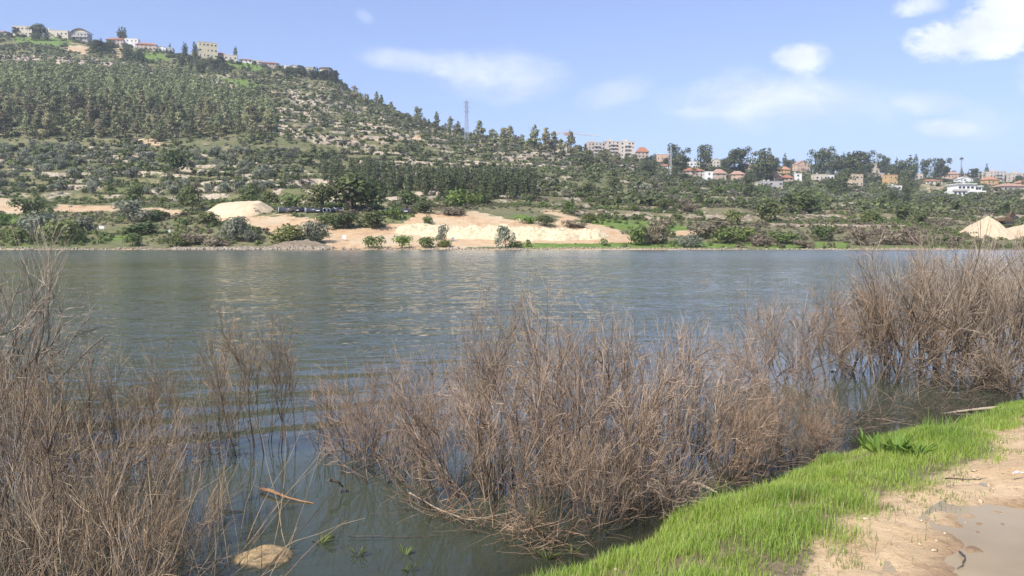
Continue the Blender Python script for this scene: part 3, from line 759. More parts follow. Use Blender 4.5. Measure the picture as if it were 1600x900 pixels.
# ---- named plants along the far bank: (px, base py, width px, height px, proto list, label, parts)
BANK = [
 (60, 376, 66, 46, greys, 'pale grey bush at the west end of the far bank'),
 (50, 344, 48, 38, darks, 'dark bush on the bare bank above the pale grey bush'),
 (98, 380, 56, 38, greens, 'wide green bush at the waterline beside the pale grey bush'),
 (128, 366, 40, 28, olives, 'small silvery tree behind the wide green bush on the bank'),
 (22, 380, 40, 24, greens, 'low green bush at the waterline at the very end of the far bank'),
 (8, 352, 36, 20, brights, 'fresh green bush below the orange bare bank'),
 (212, 322, 34, 34, darks, 'dark rounded tree above the grey tree and bare bank'),
 (300, 329, 42, 40, darks, 'dense dark tree just beside the flat-topped sand heap'),
 (207, 347, 56, 34, olives, 'grey leaning tree on the bank below the dark rounded tree'),
 (245, 345, 40, 18, darks, 'low dark bush beside the grey leaning tree'),
 (325, 352, 44, 22, darks, 'dark green bush below the flat-topped sand heap'),
 (222, 367, 50, 20, darks, 'spreading dark bush above the pale sign at the shore'),
 (272, 386, 32, 24, greens, 'green bush at the waterline near the second pale sign'),
 (207, 385, 28, 22, greens, 'rounded green bush at the waterline below the spreading dark bush'),
 (365, 377, 50, 40, greys, 'large silver grey bush by the stony waterline'),
 (392, 378, 26, 20, greys, 'small silver grey bush close against the large one'),
 (300, 382, 44, 18, browns, 'brownish low bush between two bushes on the stony shore'),
 (335, 384, 40, 16, browns, 'brownish bush at the foot of the large silver grey bush'),
 (455, 381, 52, 32, greens, 'grey green bush on the mound at the stony shore'),
 (495, 381, 46, 38, greys, 'silver bush behind the mound of dead brush'),
 (395, 312, 38, 26, darks, 'dark bush behind the flat-topped sand heap'),
 (420, 318, 30, 20, greens, 'green bush between the sand heap and the black pipes'),
 (540, 358, 50, 26, darks, 'long dark green bush in front of the black pipes'),
 (582, 357, 48, 26, darks, 'dark bush joined to the long bush in front of the pipes'),
 (510, 350, 40, 18, brights, 'fresh green bramble beside the long bush in front of the pipes'),
 (615, 345, 30, 22, brights, 'fresh green bramble between the dark bush and the single pipe'),
 (585, 388, 34, 20, greens, 'green bush at the shore in front of the bare orange ground'),
 (628, 388, 36, 22, brights, 'bright green bush in the middle of the shoreline hedge'),
 (662, 387, 34, 18, greens, 'green bush at the end of the shoreline hedge'),
 (690, 380, 20, 30, olives, 'small pale tree standing alone before the rubble heaps'),
 (697, 386, 26, 12, greens, 'low green bush at the foot of the small pale tree'),
 (789, 388, 30, 36, olives, 'dark grey tree standing alone at the waterline'),
 (806, 388, 26, 12, darks, 'low dark bush beside the tree standing alone at the waterline'),
 (665, 333, 34, 20, darks, 'dark bush above the bare orange bank'),
 (636, 322, 34, 24, darks, 'dark bush above the single black pipe'),
 (668, 350, 18, 16, greens, 'small green bush on the bare orange bank'),
 (851, 353, 30, 18, darks, 'dark rounded bush on top of the rubble heaps'),
 (895, 355, 34, 12, browns, 'brown bare bush on top of the rubble heaps'),
 (920, 348, 22, 16, greens, 'small green bush behind the end of the rubble heaps'),
 (886, 334, 26, 22, greens, 'green tree above the rubble heaps'),
 (822, 350, 34, 12, brights, 'fresh green bush behind the rubble heaps'),
 (993, 384, 36, 34, greens, 'tall green bush at the shore beside the reddish bare bush'),
 (1026, 382, 44, 40, browns, 'reddish brown bare bush at the shore'),
 (1040, 356, 22, 16, browns, 'small brown bush above the reddish bare bush'),
 (1078, 386, 42, 22, greys, 'pale dome-shaped bush at the shore'),
 (1112, 372, 60, 30, browns, 'wide rounded brown bush behind the shore'),
 (1138, 381, 46, 28, greens, 'deep green bush in front of the wide brown bush'),
 (1160, 378, 40, 24, greens, 'green bush beside the deep green bush on the shore'),
 (1186, 384, 40, 18, browns, 'low brownish bush between green bushes on the shore'),
 (1202, 347, 44, 38, darks, 'dark round solitary tree on the field'),
 (1150, 352, 34, 24, greens, 'green tree beside the solitary round tree on the field'),
 (1250, 334, 56, 36, darks, 'dark spreading grove tree on the low field'),
 (1285, 377, 36, 28, darks, 'dark bush on the grassy shore'),
 (1225, 380, 44, 20, greens, 'green bush on the grassy shore before the dark bush'),
 (1255, 388, 30, 14, browns, 'small brown bush at the grassy waterline'),
 (1075, 331, 30, 22, browns, 'purplish bare tree alone on the field'),
 (1035, 328, 18, 18, darks, 'small dark bush on the field beside the purplish bare tree'),
 (920, 305, 22, 22, darks, 'dark pine-like bush on the slope below the apartment block'),
 (958, 298, 22, 20, darks, 'round dark bush beside the bare patch on the slope'),
 (1360, 350, 32, 20, greens, 'green bush on the low field behind the shore'),
 (1410, 345, 26, 24, darks, 'dark bush on the low field behind the shore'),
 (1440, 352, 24, 22, darks, 'dark bush in the thicket near the cone of sand'),
 (1345, 384, 36, 28, browns, 'bare brown bush at the grassy waterline'),
 (1385, 382, 36, 34, browns, 'taller bare brown bush at the grassy waterline'),
 (1425, 382, 36, 30, browns, 'bare brown bush on the shore nearest the cone of sand'),
 (548, 330, 86, 58, darks, 'big dark oak behind the black pipes'),
 (505, 330, 56, 44, darks, 'dark oak beside the biggest oak behind the pipes'),
 (575, 330, 60, 50, darks, 'dark oak at the foot of the cypress stand'),
 (455, 328, 40, 26, greens, 'green tree behind the end of the black pipes'),
 (720, 322, 46, 30, brights, 'light green tree below the cypress rows'),
 (750, 320, 34, 24, greens, 'green tree below the cypress rows beside the light green one'),
 (273, 272, 50, 42, darks, 'large dark tree standing out of the olive slope'),
 (700, 335, 50, 12, browns, 'low grey brown bush above the bare orange bank'),
]
for (px, py, wp, hp, pl, lab) in BANK:
    x, y, z = ground_hit(px, py)
    m = mpp(y); pl[rs.randrange(len(pl))].place((x, y, z - 0.15), hp * m * 1.05, lab, 'tree' if 'tree' in lab or 'oak' in lab else 'bush', 'bushes and trees along the far bank', True, w=wp * m * 1.08, rng=rs)

# ---- scatter by zones
def cand(n, y0, y1, umin=-0.78, umax=0.78, seed=1):
    r = np.random.default_rng(seed)
    y = np.sqrt(r.uniform(y0 ** 2, y1 ** 2, n)); u = r.uniform(umin, umax, n); x = u * y
    z, px, py, ri, cl = terr(x, y, True)
    px, py = proj(x, y, z)
    return x, y, z, px, py, r
def front(x, y, z):
    """crest side only: slope rising away from the camera and in sight"""
    ok = np.ones(len(x), bool)
    for f in (0.97, 0.93, 0.88, 0.8):
        zz = terr(x * f, y * f); line = CAMZ + (z + 5 - CAMZ) * f
        ok &= zz < line + 1
    return ok
HB = [(h[0] - h[2] / 2, h[0] + h[2] / 2, h[1] - h[3], h[1]) for h in HOUSES]
def hides_house(x, y, z, h, w_):
    px, py = proj(x, y, z); _, tp = proj(x, y, z + h); r_ = w_ / 2 * FPX / y
    for a, b_, t_, c in HB:
        if py > t_ + 3 and tp < c - 4 and px + r_ > a + 1 and px - r_ < b_ - 1 and py > c - 3: return True
    return False
def zone(poly, n, y0=155, y1=900, seed=1, mind=2.0, dens=0.0, over=8):
    """about n points inside the photo-pixel polygon, min distance mind metres"""
    xs_ = [p[0] for p in poly]
    x, y, z, px, py, r = cand(n * over * 6, y0, y1, (min(xs_) - 800) / FPX - .03, (max(xs_) - 800) / FPX + .03, seed)
    ok = inpoly(px, py, poly) & front(x, y, z)
    if dens: ok &= fbm(x / 30, y / 30, 3, seed + 50) > dens
    idx = np.nonzero(ok)[0]; out_ = []; cell = {}
    for i in idx:
        c_ = (int(x[i] // mind), int(y[i] // mind)); bad = False
        for dx in (-1, 0, 1):
            for dy in (-1, 0, 1):
                for j in cell.get((c_[0] + dx, c_[1] + dy), ()):
                    if (x[i] - x[j]) ** 2 + (y[i] - y[j]) ** 2 < mind * mind: bad = True
        if bad: continue
        cell.setdefault(c_, []).append(i); out_.append((x[i], y[i], z[i]))
        if len(out_) >= n: break
    return out_
# pines of the wood on the slope
z1 = zone([(-60, 118), (90, 112), (250, 122), (330, 138), (420, 172), (432, 208), (400, 222), (250, 224), (0, 216), (-60, 216)], 420, 380, 620, 11, 4.0)
z1.sort(key=lambda p: p[1])
N_IND_PINE = 160
for i, (x, y, z) in enumerate(z1[:N_IND_PINE]):
    pines[rs.randrange(6)].place((x, y, z - .2), rs.choice((rs.uniform(6, 10), rs.uniform(10, 15))), 'grey green pine in the dense pine wood halfway up the hillside', 'pine tree', 'pines in the hillside wood', y < 430, rng=rs)
rest_pines = [(p, rs.uniform(8, 12)) for p in z1[N_IND_PINE:]]
z1b = zone([(-60, 96), (300, 112), (420, 160), (430, 200), (-60, 150)], 260, 450, 700, 12, 4.5)
rest_pines += [(p, rs.uniform(6, 10)) for p in z1b]
# pines along the falling ridge
zr = zone([(548, 140), (600, 158), (640, 178), (700, 194), (760, 206), (850, 222), (950, 238), (1010, 246), (1010, 266), (850, 255), (740, 232), (640, 205), (560, 160)], 125, 500, 740, 13, 4.0)
for (x, y, z) in zr:
    px_, _ = proj(x, y, z)
    pines[rs.randrange(6)].place((x, y, z - .2), rs.uniform(4.5, 8.0) * (1.35 if px_ > 830 else 1.0), 'small pine on the falling ridge line beside the lattice pylon', 'pine tree', 'pines on the ridge line', False, rng=rs)
# a few that stand out on the crest: px, base py, height px
for (px, py, hp, lab) in [(555, 150, 20, 'lone pine on the crest just below the last ridge house'), (571, 158, 16, 'second pine on the crest below the last ridge house'), (589, 160, 20, 'pair of crest pines, upper one'), (596, 163, 18, 'pair of crest pines, lower one'),
                          (652, 186, 22, 'pointed pine rising above the ridge between house and pylon'), (682, 196, 24, 'tall pine on the ridge short of the pylon'), (703, 199, 20, 'tall pine on the ridge nearest the pylon'), (749, 214, 28, 'broad pine on the ridge just past the pylon'),
                          (786, 222, 26, 'ridge pine between the pylon and the tall pair'), (797, 222, 28, 'ridge pine beside the gap before the tall pair'), (835, 230, 36, 'tall ridge pine, first of the tall group before the crane'), (853, 232, 34, 'tall ridge pine, in the middle of the group before the crane'), (866, 234, 30, 'tall ridge pine, last of the group before the crane'),
                          (892, 238, 34, 'pine standing under the tower crane'), (905, 250, 26, 'pine just before the first apartment block'), (922, 252, 22, 'pine at the foot of the first apartment block'), (944, 254, 24, 'pine between the first and middle apartment blocks'), (966, 256, 20, 'low pine under the middle apartment block'), (990, 258, 18, 'low pine under the last apartment block'), (815, 226, 20, 'low ridge pine filling the gap after the pylon'), (876, 238, 24, 'pine beside the building hidden under the crane'), (770, 218, 20, 'rounded ridge pine past the pylon'), (716, 206, 20, 'ridge pine close before the pylon'), (915, 242, 20, 'small pine between the crane and the apartments')]:
    x, y, z = ground_hit(px, py + 6); pines[rs.randrange(6)].place((x, y, z - .3), hp * mpp(y) * 1.15, lab, 'pine tree', 'pines on the ridge line', True, rng=rs)
# cypress and olive plantations low on the slope
for poly, n, lab, sd_ in [([(498, 300), (500, 272), (640, 272), (640, 308), (560, 312)], 60, 'dark cypress in the first plantation stand above the black pipes', 14),
                          ([(640, 300), (640, 286), (836, 292), (836, 314), (700, 318)], 110, 'dark cypress in the long plantation rows above the bare bank', 15)]:
    for (x, y, z) in zone(poly, n, 200, 420, sd_, 2.0):
        cyps[rs.randrange(4)].place((x, y, z - .2), rs.uniform(7.0, 10.0), lab, 'cypress', 'cypresses of the lower plantation', True, rng=rs)
zo = zone([(-60, 222), (250, 232), (440, 236), (480, 262), (480, 300), (330, 312), (200, 302), (60, 310), (-60, 300)], 150, 230, 420, 16, 3.4)
for (x, y, z) in zo:
    olives[rs.randrange(5)].place((x, y, z - .1), rs.uniform(2.6, 4.4), 'silvery olive tree on the olive slope below the pine wood', 'olive tree', 'olive trees on the slope', y < 330, w=rs.uniform(3.4, 5.6), rng=rs)
zo2 = zone([(430, 165), (560, 170), (720, 225), (900, 262), (900, 300), (640, 268), (430, 262)], 60, 300, 560, 17, 6)
for (x, y, z) in zo2:
    olives[rs.randrange(5)].place((x, y, z - .1), rs.uniform(2.6, 3.8), 'small rounded olive tree scattered over the stone terraces', 'olive tree', 'olive trees on the terraces', False, rng=rs)
# individual dark shrubs on terraces and slopes
ns = 0
for poly, n, lab, sd_, hh in [([(-60, 225), (480, 240), (480, 325), (-60, 318)], 70, 'dark green shrub among the olives on the lower slope', 18, (1.6, 3.2)),
                              ([(430, 150), (560, 160), (740, 225), (950, 265), (950, 325), (840, 320), (640, 270), (430, 290)], 90, 'dark green shrub on the stone terraces of the hillside', 19, (1.8, 3.4)),
                              ([(850, 300), (1600, 300), (1600, 340), (850, 332)], 60, 'dark shrub on the rough fields below the houses', 20, (1.6, 3.4))]:
    for (x, y, z) in zone(poly, n, 190, 600, sd_, 4.5):
        (darks + greens)[rs.randrange(8)].place((x, y, z - .1), rs.uniform(*hh), lab, 'shrub', 'shrubs on the hillside', False, rng=rs); ns += 1
# suburb trees
zs_ = zone([(1000, 250), (1200, 262), (1400, 270), (1600, 284), (1600, 308), (1400, 308), (1200, 300), (1050, 290)], 46, 430, 880, 22, 9)
for (x, y, z) in zs_:
    if hides_house(x, y, z, 9, 6) and True: continue
    (domes + cyps + domes)[rs.randrange(12)].place((x, y, z - .2), rs.uniform(7, 12), 'dark tree among the houses of the low suburb', 'tree', 'trees among the suburb houses', False, rng=rs)
zs2 = zone([(1020, 285), (1200, 300), (1420, 306), (1600, 308), (1600, 322), (1200, 316), (1000, 302)], 60, 380, 620, 23, 6)
for (x, y, z) in zs2:
    if hides_house(x, y, z, 5, 4) and True: continue
    (greens + olives)[rs.randrange(9)].place((x, y, z - .2), rs.uniform(3, 5.5), 'rounded green tree at the edge of the suburb gardens', 'tree', 'trees at the garden edge', False, rng=rs)
# suburb crest trees that make the skyline: px, base, top, kind
SKY = [(1063, 246, 232, 'c'), (960, 252, 224, 'c'), (992, 246, 222, 'c'), (1031, 250, 222, 'd'), (1042, 252, 232, 'c'), (1052, 262, 225, 'd'), (1068, 268, 232, 'd'), (1086, 264, 226, 'c'), (1100, 286, 226, 'd'), (1108, 286, 228, 'd'), (1128, 272, 228, 'd'),
       (1146, 290, 234, 'd'), (1160, 290, 230, 'd'), (1174, 286, 231, 'd'), (1188, 288, 232, 'd'), (1201, 284, 232, 'c'), (1200, 290, 240, 'd'), (1226, 270, 240, 'c'), (1243, 284, 234, 'd'), (1236, 300, 262, 'c'), (1264, 282, 236, 'd'), (1276, 282, 234, 'd'), (1291, 296, 230, 'd'), (1296, 268, 231, 'c'),
       (1309, 280, 239, 'd'), (1317, 274, 238, 'c'), (1333, 286, 237, 'd'), (1354, 274, 236, 'd'), (1378, 294, 240, 'd'), (1384, 286, 246, 'd'), (1400, 282, 246, 'c'), (1412, 282, 249, 'd'), (1421, 286, 243, 'c'), (1430, 284, 242, 'c'), (1446, 290, 248, 'd'), (1466, 296, 247, 'd'), (1475, 292, 248, 'd'), (1490, 294, 249, 'd'),
       (1509, 284, 253, 'c'), (1513, 284, 258, 'c'), (1502, 290, 262, 'c'), (1523, 296, 262, 'd'), (1541, 282, 256, 'c'), (1545, 284, 258, 'c'), (1572, 278, 258, 'c'), (1581, 280, 261, 'c'), (1597, 282, 259, 'c'), (1550, 290, 268, 'd'), (1395, 322, 296, 'd'), (1415, 318, 290, 'd'), (1415, 296, 265, 'd'),
       (1345, 300, 258, 'd'), (1322, 300, 264, 'd'), (1130, 306, 262, 'd'), (1185, 306, 270, 'd'), (1168, 308, 272, 'd'), (1205, 308, 276, 'd'), (1255, 304, 262, 'c'), (1370, 306, 270, 'd'), (1385, 308, 274, 'd'), (1310, 308, 268, 'c'), (1083, 296, 262, 'd'), (1068, 300, 266, 'd'), (1300, 304, 258, 'c'), (1430, 300, 268, 'd')]
words_ = ['apartment block', 'pink roofed house', 'flat roofed houses', 'middle of the suburb', 'stone tower house', 'orange house', 'white villa', 'last houses']
for (px, py, tp, k) in SKY:
    while py > tp + 14:
        x, y, z = ground_hit(px, py)
        if not hides_house(x, y, z, (py - tp) * mpp(y), (py - tp) * mpp(y) * .22): break
        py -= 4
    x, y, z = ground_hit(px, py); a = words_[min(7, max(0, int((px - 950) / 82)))]
    pl = domes if k == 'd' else cyps
    hh = (py - tp) * mpp(y)
    ww = None if k == 'c' else hh * rs.uniform(.52, .72)
    pl[rs.randrange(4)].place((x, y, z - .3), hh * 1.03, ('tall dark conifer' if k == 'd' else 'slim pointed cypress') + ' on the suburb skyline near the ' + a, 'tree', 'skyline trees near the ' + a, True, w=ww, rng=rs)
for i in range(95):                              # more crowns filling the crest behind the houses
    px = rs.uniform(1010, 1610); tp = np.interp(px, [1010, 1120, 1300, 1480, 1600], [240, 241, 246, 258, 272]) + rs.uniform(-4, 12); py = tp + rs.uniform(14, 26)
    while py > tp + 10:
        x, y, z = ground_hit(px, py)
        if not hides_house(x, y, z, (py - tp) * mpp(y), (py - tp) * mpp(y) * .3): break
        py -= 3
    x, y, z = ground_hit(px, py); k = rs.random() < .25; pl = cyps if k else domes; hh = (py - tp) * mpp(y)
    pl[rs.randrange(4)].place((x, y, z - .3), hh, 'dark tree closing the crest of the low suburb', 'tree', 'trees along the suburb crest', False, w=None if k else hh * rs.uniform(.8, 1.1), rng=rs)
for h_ in HOUSES:                                # garden bushes tucked against the houses
    for k in range(2 + int(h_[2] > 18)):
        px = h_[0] + rs.uniform(-.6, .6) * h_[2]; py = h_[1] + rs.uniform(1.0, 3.5); x, y, z = ground_hit(px, py)
        (greens + darks + olives)[rs.randrange(13)].place((x, y - 1.5, z - .5), rs.uniform(2.6, 4.6), 'leafy garden bush tucked against a hilltop house' if h_[0] < 600 else 'leafy garden bush tucked against a suburb house', 'bush', 'garden bushes of the hilltop' if h_[0] < 600 else 'garden bushes of the suburb', False, w=rs.uniform(3.5, 6.5), rng=rs)
# trees by the ridge-top houses
for (px, py, tp, k, lab) in [(21, 58, 42, 'd', 'tree beside the first ridge-top house'), (8, 60, 48, 'd', 'tree at the very end of the ridge-top houses'), (50, 62, 40, 'd', 'bushy tree between the flat house and the cream house'), (58, 64, 38, 'd', 'tree against the flat ridge-top house'),
     (184, 66, 38, 'c', 'first of three thin cypresses over the red roof'), (188, 66, 37, 'c', 'second of three thin cypresses over the red roof'), (192, 66, 38, 'c', 'third of three thin cypresses over the red roof'),
     (263, 78, 62, 'c', 'dark cypress behind the small white houses'), (285, 90, 66, 'c', 'cypress before the yellow apartment house'), (288, 90, 68, 'c', 'cypress close to the yellow apartment house'), (301, 92, 66, 'c', 'cypress touching the yellow apartment house'), (304, 92, 68, 'c', 'cypress at the wall of the yellow apartment house'),
     (366, 96, 72, 'c', 'dark cypress behind the low white row of houses'), (477, 110, 102, 'd', 'small tree before the last ridge house'), (320, 72, 62, 'd', 'dark tree showing over the roof of the yellow apartment house')]:
    x, y, z = ground_hit(px, py); pl = domes if k == 'd' else cyps
    pl[rs.randrange(4)].place((x, y + (14 if tp == 62 and px == 320 else 4), z - .3), (py - tp) * mpp(y) * 1.1 + (6 if px == 320 else 0), lab, 'tree', None, False, rng=rs)
for poly, n, lab, sd_ in [([(138, 72), (175, 78), (182, 94), (150, 92)], 16, 'dark conifer in the grove under the red roofed ridge house', 31), ([(186, 82), (226, 96), (222, 102), (195, 96)], 9, 'dark conifer in the small grove below the long ridge house', 32),
                          ([(278, 100), (300, 96), (345, 104), (358, 116), (320, 118), (285, 108)], 26, 'dark conifer in the grove under the yellow apartment house', 33), ([(440, 116), (520, 122), (530, 130), (450, 124)], 24, 'dark conifer below the last ridge house', 34)]:
    for (x, y, z) in zone(poly, n, 500, 790, sd_, 3.6, over=60):
        (domes + cyps)[rs.randrange(8)].place((x, y, z - .3), rs.uniform(8, 12), lab, 'tree', 'groves under the ridge houses', False, rng=rs)

# ---- countless low scrub, merged
def merged(name, protos, pts, mat, label, cat):
    Vs = []; Fs = []; o = 0
    arrs = [p for p in protos]
    for (x, y, z, s, a) in pts:
        V, F = arrs[int(a * 997) % len(arrs)]
        c_, s_ = math.cos(a), math.sin(a)
        W = V * s; W = np.stack([W[:, 0] * c_ - W[:, 1] * s_ + x, W[:, 0] * s_ + W[:, 1] * c_ + y, W[:, 2] + z], 1)
        Vs.append(W.astype(np.float32)); Fs.append(F + o); o += len(V)
    me = np_mesh(name, np.concatenate(Vs), [(np.concatenate(Fs), 0)], [mat])
    return tag(link(name, me), label, cat, None, 'stuff')
lowp = [low_arr(200 + i) for i in range(6)]
lowf = [low_arr(220 + i, 60, 0.30) for i in range(6)]
def scrub_pts(n, y0, y1, seed, smin, smax, thr=-0.12, maskmul=None):
    x, y, z, px, py, r = cand(n, y0, y1, seed=seed)
    d = fbm(x / 14, y / 14, 3, seed) + 0.5 * fbm(x / 50, y / 50, 2, seed + 3)
    snd = look(M_sand, px + fbm(x / 8, y / 8, 3, 91) * 20, py); gr_ = look(M_grass, px, py)
    ok = (d > thr) & (snd < 0.3) & ((gr_ < 0.5) | (r.random(n) < 0.2)) & front(x, y, z)
    s = r.uniform(smin, smax, n) * (1 + (r.random(n) < 0.12) * 0.9); a = r.uniform(0, 6.28, n)
    return list(zip(x[ok], y[ok], z[ok] - 0.1, s[ok], a[ok]))
merged('scrub', lowp, scrub_pts(30000, 270, 780, 41, 0.9, 2.0), leaf_mat('scrub_leaves', (0.095, 0.120, 0.040), (0.165, 0.180, 0.075), 0, 0.15), 'low green scrub spread over the whole hillside', 'scrub')
merged('scrub', lowp, scrub_pts(13000, 270, 800, 42, 0.8, 1.7), leaf_mat('dull_scrub_leaves', (0.135, 0.135, 0.082), (0.21, 0.20, 0.13), 0, 0.15), 'dull grey green scrub spread over the hillside', 'scrub')
merged('scrub', lowf, scrub_pts(13000, 157, 285, 43, 0.35, 1.0, 0.0), leaf_mat('bank_scrub_leaves', (0.105, 0.150, 0.040), (0.18, 0.21, 0.075), 0, 0.4), 'low green undergrowth on the far bank', 'undergrowth')
merged('scrub', lowf, scrub_pts(10000, 155, 300, 44, 0.3, 0.9, 0.0), leaf_mat('dry_scrub_leaves', (0.15, 0.125, 0.08), (0.21, 0.18, 0.12), 0, 0.4), 'dry brown undergrowth on the far bank', 'undergrowth')
pl_ = [(lambda q: (q[0], q[1]))(pine_arr(300 + i, 10, 260, 0.85)) for i in range(4)]
merged('pine_wood', pl_, [(p[0], p[1], p[2] - .2, h_ / 10, rs.uniform(0, 6.28)) for p, h_ in rest_pines], M_pine, 'farther pines closing the hillside wood into one mass', 'pine wood')
print('veg done', len(z1), len(zr), len(zo), ns)

# ------------------------------------------------------------------ box builder
class BX:
    def __init__(s): s.V = []; s.F = []
    def box(s, x0, x1, y0, y1, z0, z1):
        o = len(s.V); s.V += [(x0, y0, z0), (x1, y0, z0), (x1, y1, z0), (x0, y1, z0), (x0, y0, z1), (x1, y0, z1), (x1, y1, z1), (x0, y1, z1)]
        s.F += [tuple(o + i for i in f) for f in ((0, 3, 2, 1), (4, 5, 6, 7), (0, 1, 5, 4), (1, 2, 6, 5), (2, 3, 7, 6), (3, 0, 4, 7))]; return s
    def poly(s, vs, fs):
        o = len(s.V); s.V += vs; s.F += [tuple(o + i for i in f) for f in fs]; return s
    def bar(s, a, b_, r, sides=4):
        V, F = tubes(np.array([[a, b_]], float), np.full((1, 2), r), sides); o = len(s.V); s.V += [tuple(v) for v in V]; s.F += [tuple(int(i) + o for i in f) for f in F]; return s
    def hip(s, W, D, z, h, ov=0.5, ridge=0.45):
        x, y = W / 2 + ov, D / 2 + ov; r = max(0.2, W / 2 * ridge)
        s.poly([(-x, -y, z), (x, -y, z), (x, y, z), (-x, y, z), (-r, 0, z + h), (r, 0, z + h), (-x, -y, z - .25), (x, -y, z - .25), (x, y, z - .25), (-x, y, z - .25)],
               [(0, 1, 5, 4), (1, 2, 5), (2, 3, 4, 5), (3, 0, 4), (6, 7, 1, 0), (7, 8, 2, 1), (8, 9, 3, 2), (9, 6, 0, 3), (9, 8, 7, 6)]); return s
    def gable(s, W, D, z, h, ov=0.4):
        x, y = W / 2 + ov, D / 2 + ov
        s.poly([(-x, -y, z), (0, -y, z + h), (x, -y, z), (-x, y, z), (0, y, z + h), (x, y, z), (-x, -y, z - .2), (0, -y, z + h - .3), (x, -y, z - .2), (-x, y, z - .2), (0, y, z + h - .3), (x, y, z - .2)],
               [(0, 1, 4, 3), (1, 2, 5, 4), (6, 9, 10, 7), (7, 10, 11, 8), (0, 6, 7, 1), (1, 7, 8, 2), (3, 4, 10, 9), (4, 5, 11, 10), (0, 3, 9, 6), (2, 8, 11, 5)]); return s
    def build(s, name, mat, parent=None, smooth=False, loc=None, rz=0):
        me = bpy.data.meshes.new(name); me.from_pydata([tuple(float(c) for c in v) for v in s.V], [], s.F); me.materials.append(mat)
        if smooth: me.shade_smooth()
        me.update(); return link(name, me, parent, loc, rz)

WALLS = {k: simple('wall_' + k, c, tuple(v * 0.86 for v in c), 0.6, 0.85) for k, c in dict(cream=(0.62, 0.55, 0.43), white=(0.76, 0.75, 0.71), grey=(0.42, 0.40, 0.38), yellow=(0.66, 0.58, 0.38), pinkish=(0.52, 0.41, 0.33),
         stone=(0.54, 0.46, 0.39), pale=(0.58, 0.51, 0.43), salmon=(0.60, 0.42, 0.31), orange=(0.58, 0.38, 0.18), stonewarm=(0.58, 0.46, 0.33), brownish=(0.45, 0.37, 0.31)).items()}
M_tile = simple('clay_tile_roof', (0.40, 0.17, 0.09), (0.30, 0.14, 0.085), 1.2, 0.85)
M_tile2 = simple('dusty_tile_roof', (0.42, 0.27, 0.20), (0.34, 0.21, 0.16), 1.2, 0.85)
M_tile3 = simple('orange_tile_roof', (0.46, 0.24, 0.13), (0.38, 0.20, 0.12), 1.2, 0.85)
M_droof = simple('dark_roof_edge', (0.13, 0.10, 0.085), (0.18, 0.14, 0.12), 1.2, 0.8)
M_slab = simple('pale_concrete', (0.55, 0.52, 0.47), (0.45, 0.43, 0.39), 1.0, 0.85)
M_glass, b = new_mat('window_glass')
p = b.n('ShaderNodeBsdfPrincipled', {'Base Color': (0.035, 0.04, 0.045, 1), 'Roughness': 0.12}); finish(b, p.outputs[0])
M_white = simple('white_paint', (0.72, 0.72, 0.70), (0.60, 0.60, 0.58), 3, 0.5)
win_me = {}
def window(parent, x, y, z, ww, wh, side=0):
    key = (round(ww, 1), round(wh, 1))
    if key not in win_me:
        bx = BX(); a, c_ = key[0] / 2, key[1] / 2; f = 0.09
        bx.box(-a, a, -.02, .05, -c_, c_)
        me = bpy.data.meshes.new('window'); me.from_pydata(bx.V, [], bx.F); me.materials.append(M_glass)
        fx = BX(); fx.box(-a - f, -a, -.06, .05, -c_ - f, c_ + f).box(a, a + f, -.06, .05, -c_ - f, c_ + f).box(-a, a, -.06, .05, c_, c_ + f).box(-a, a, -.10, .05, -c_ - f, -c_)
        m2 = bpy.data.meshes.new('frame'); m2.from_pydata(fx.V, [], fx.F); m2.materials.append(M_white)
        win_me[key] = (me, m2)
    me, m2 = win_me[key]
    o = link('window', me, parent, (x, y, z), [0, math.pi / 2 * 3][side]); link('frame', m2, o)
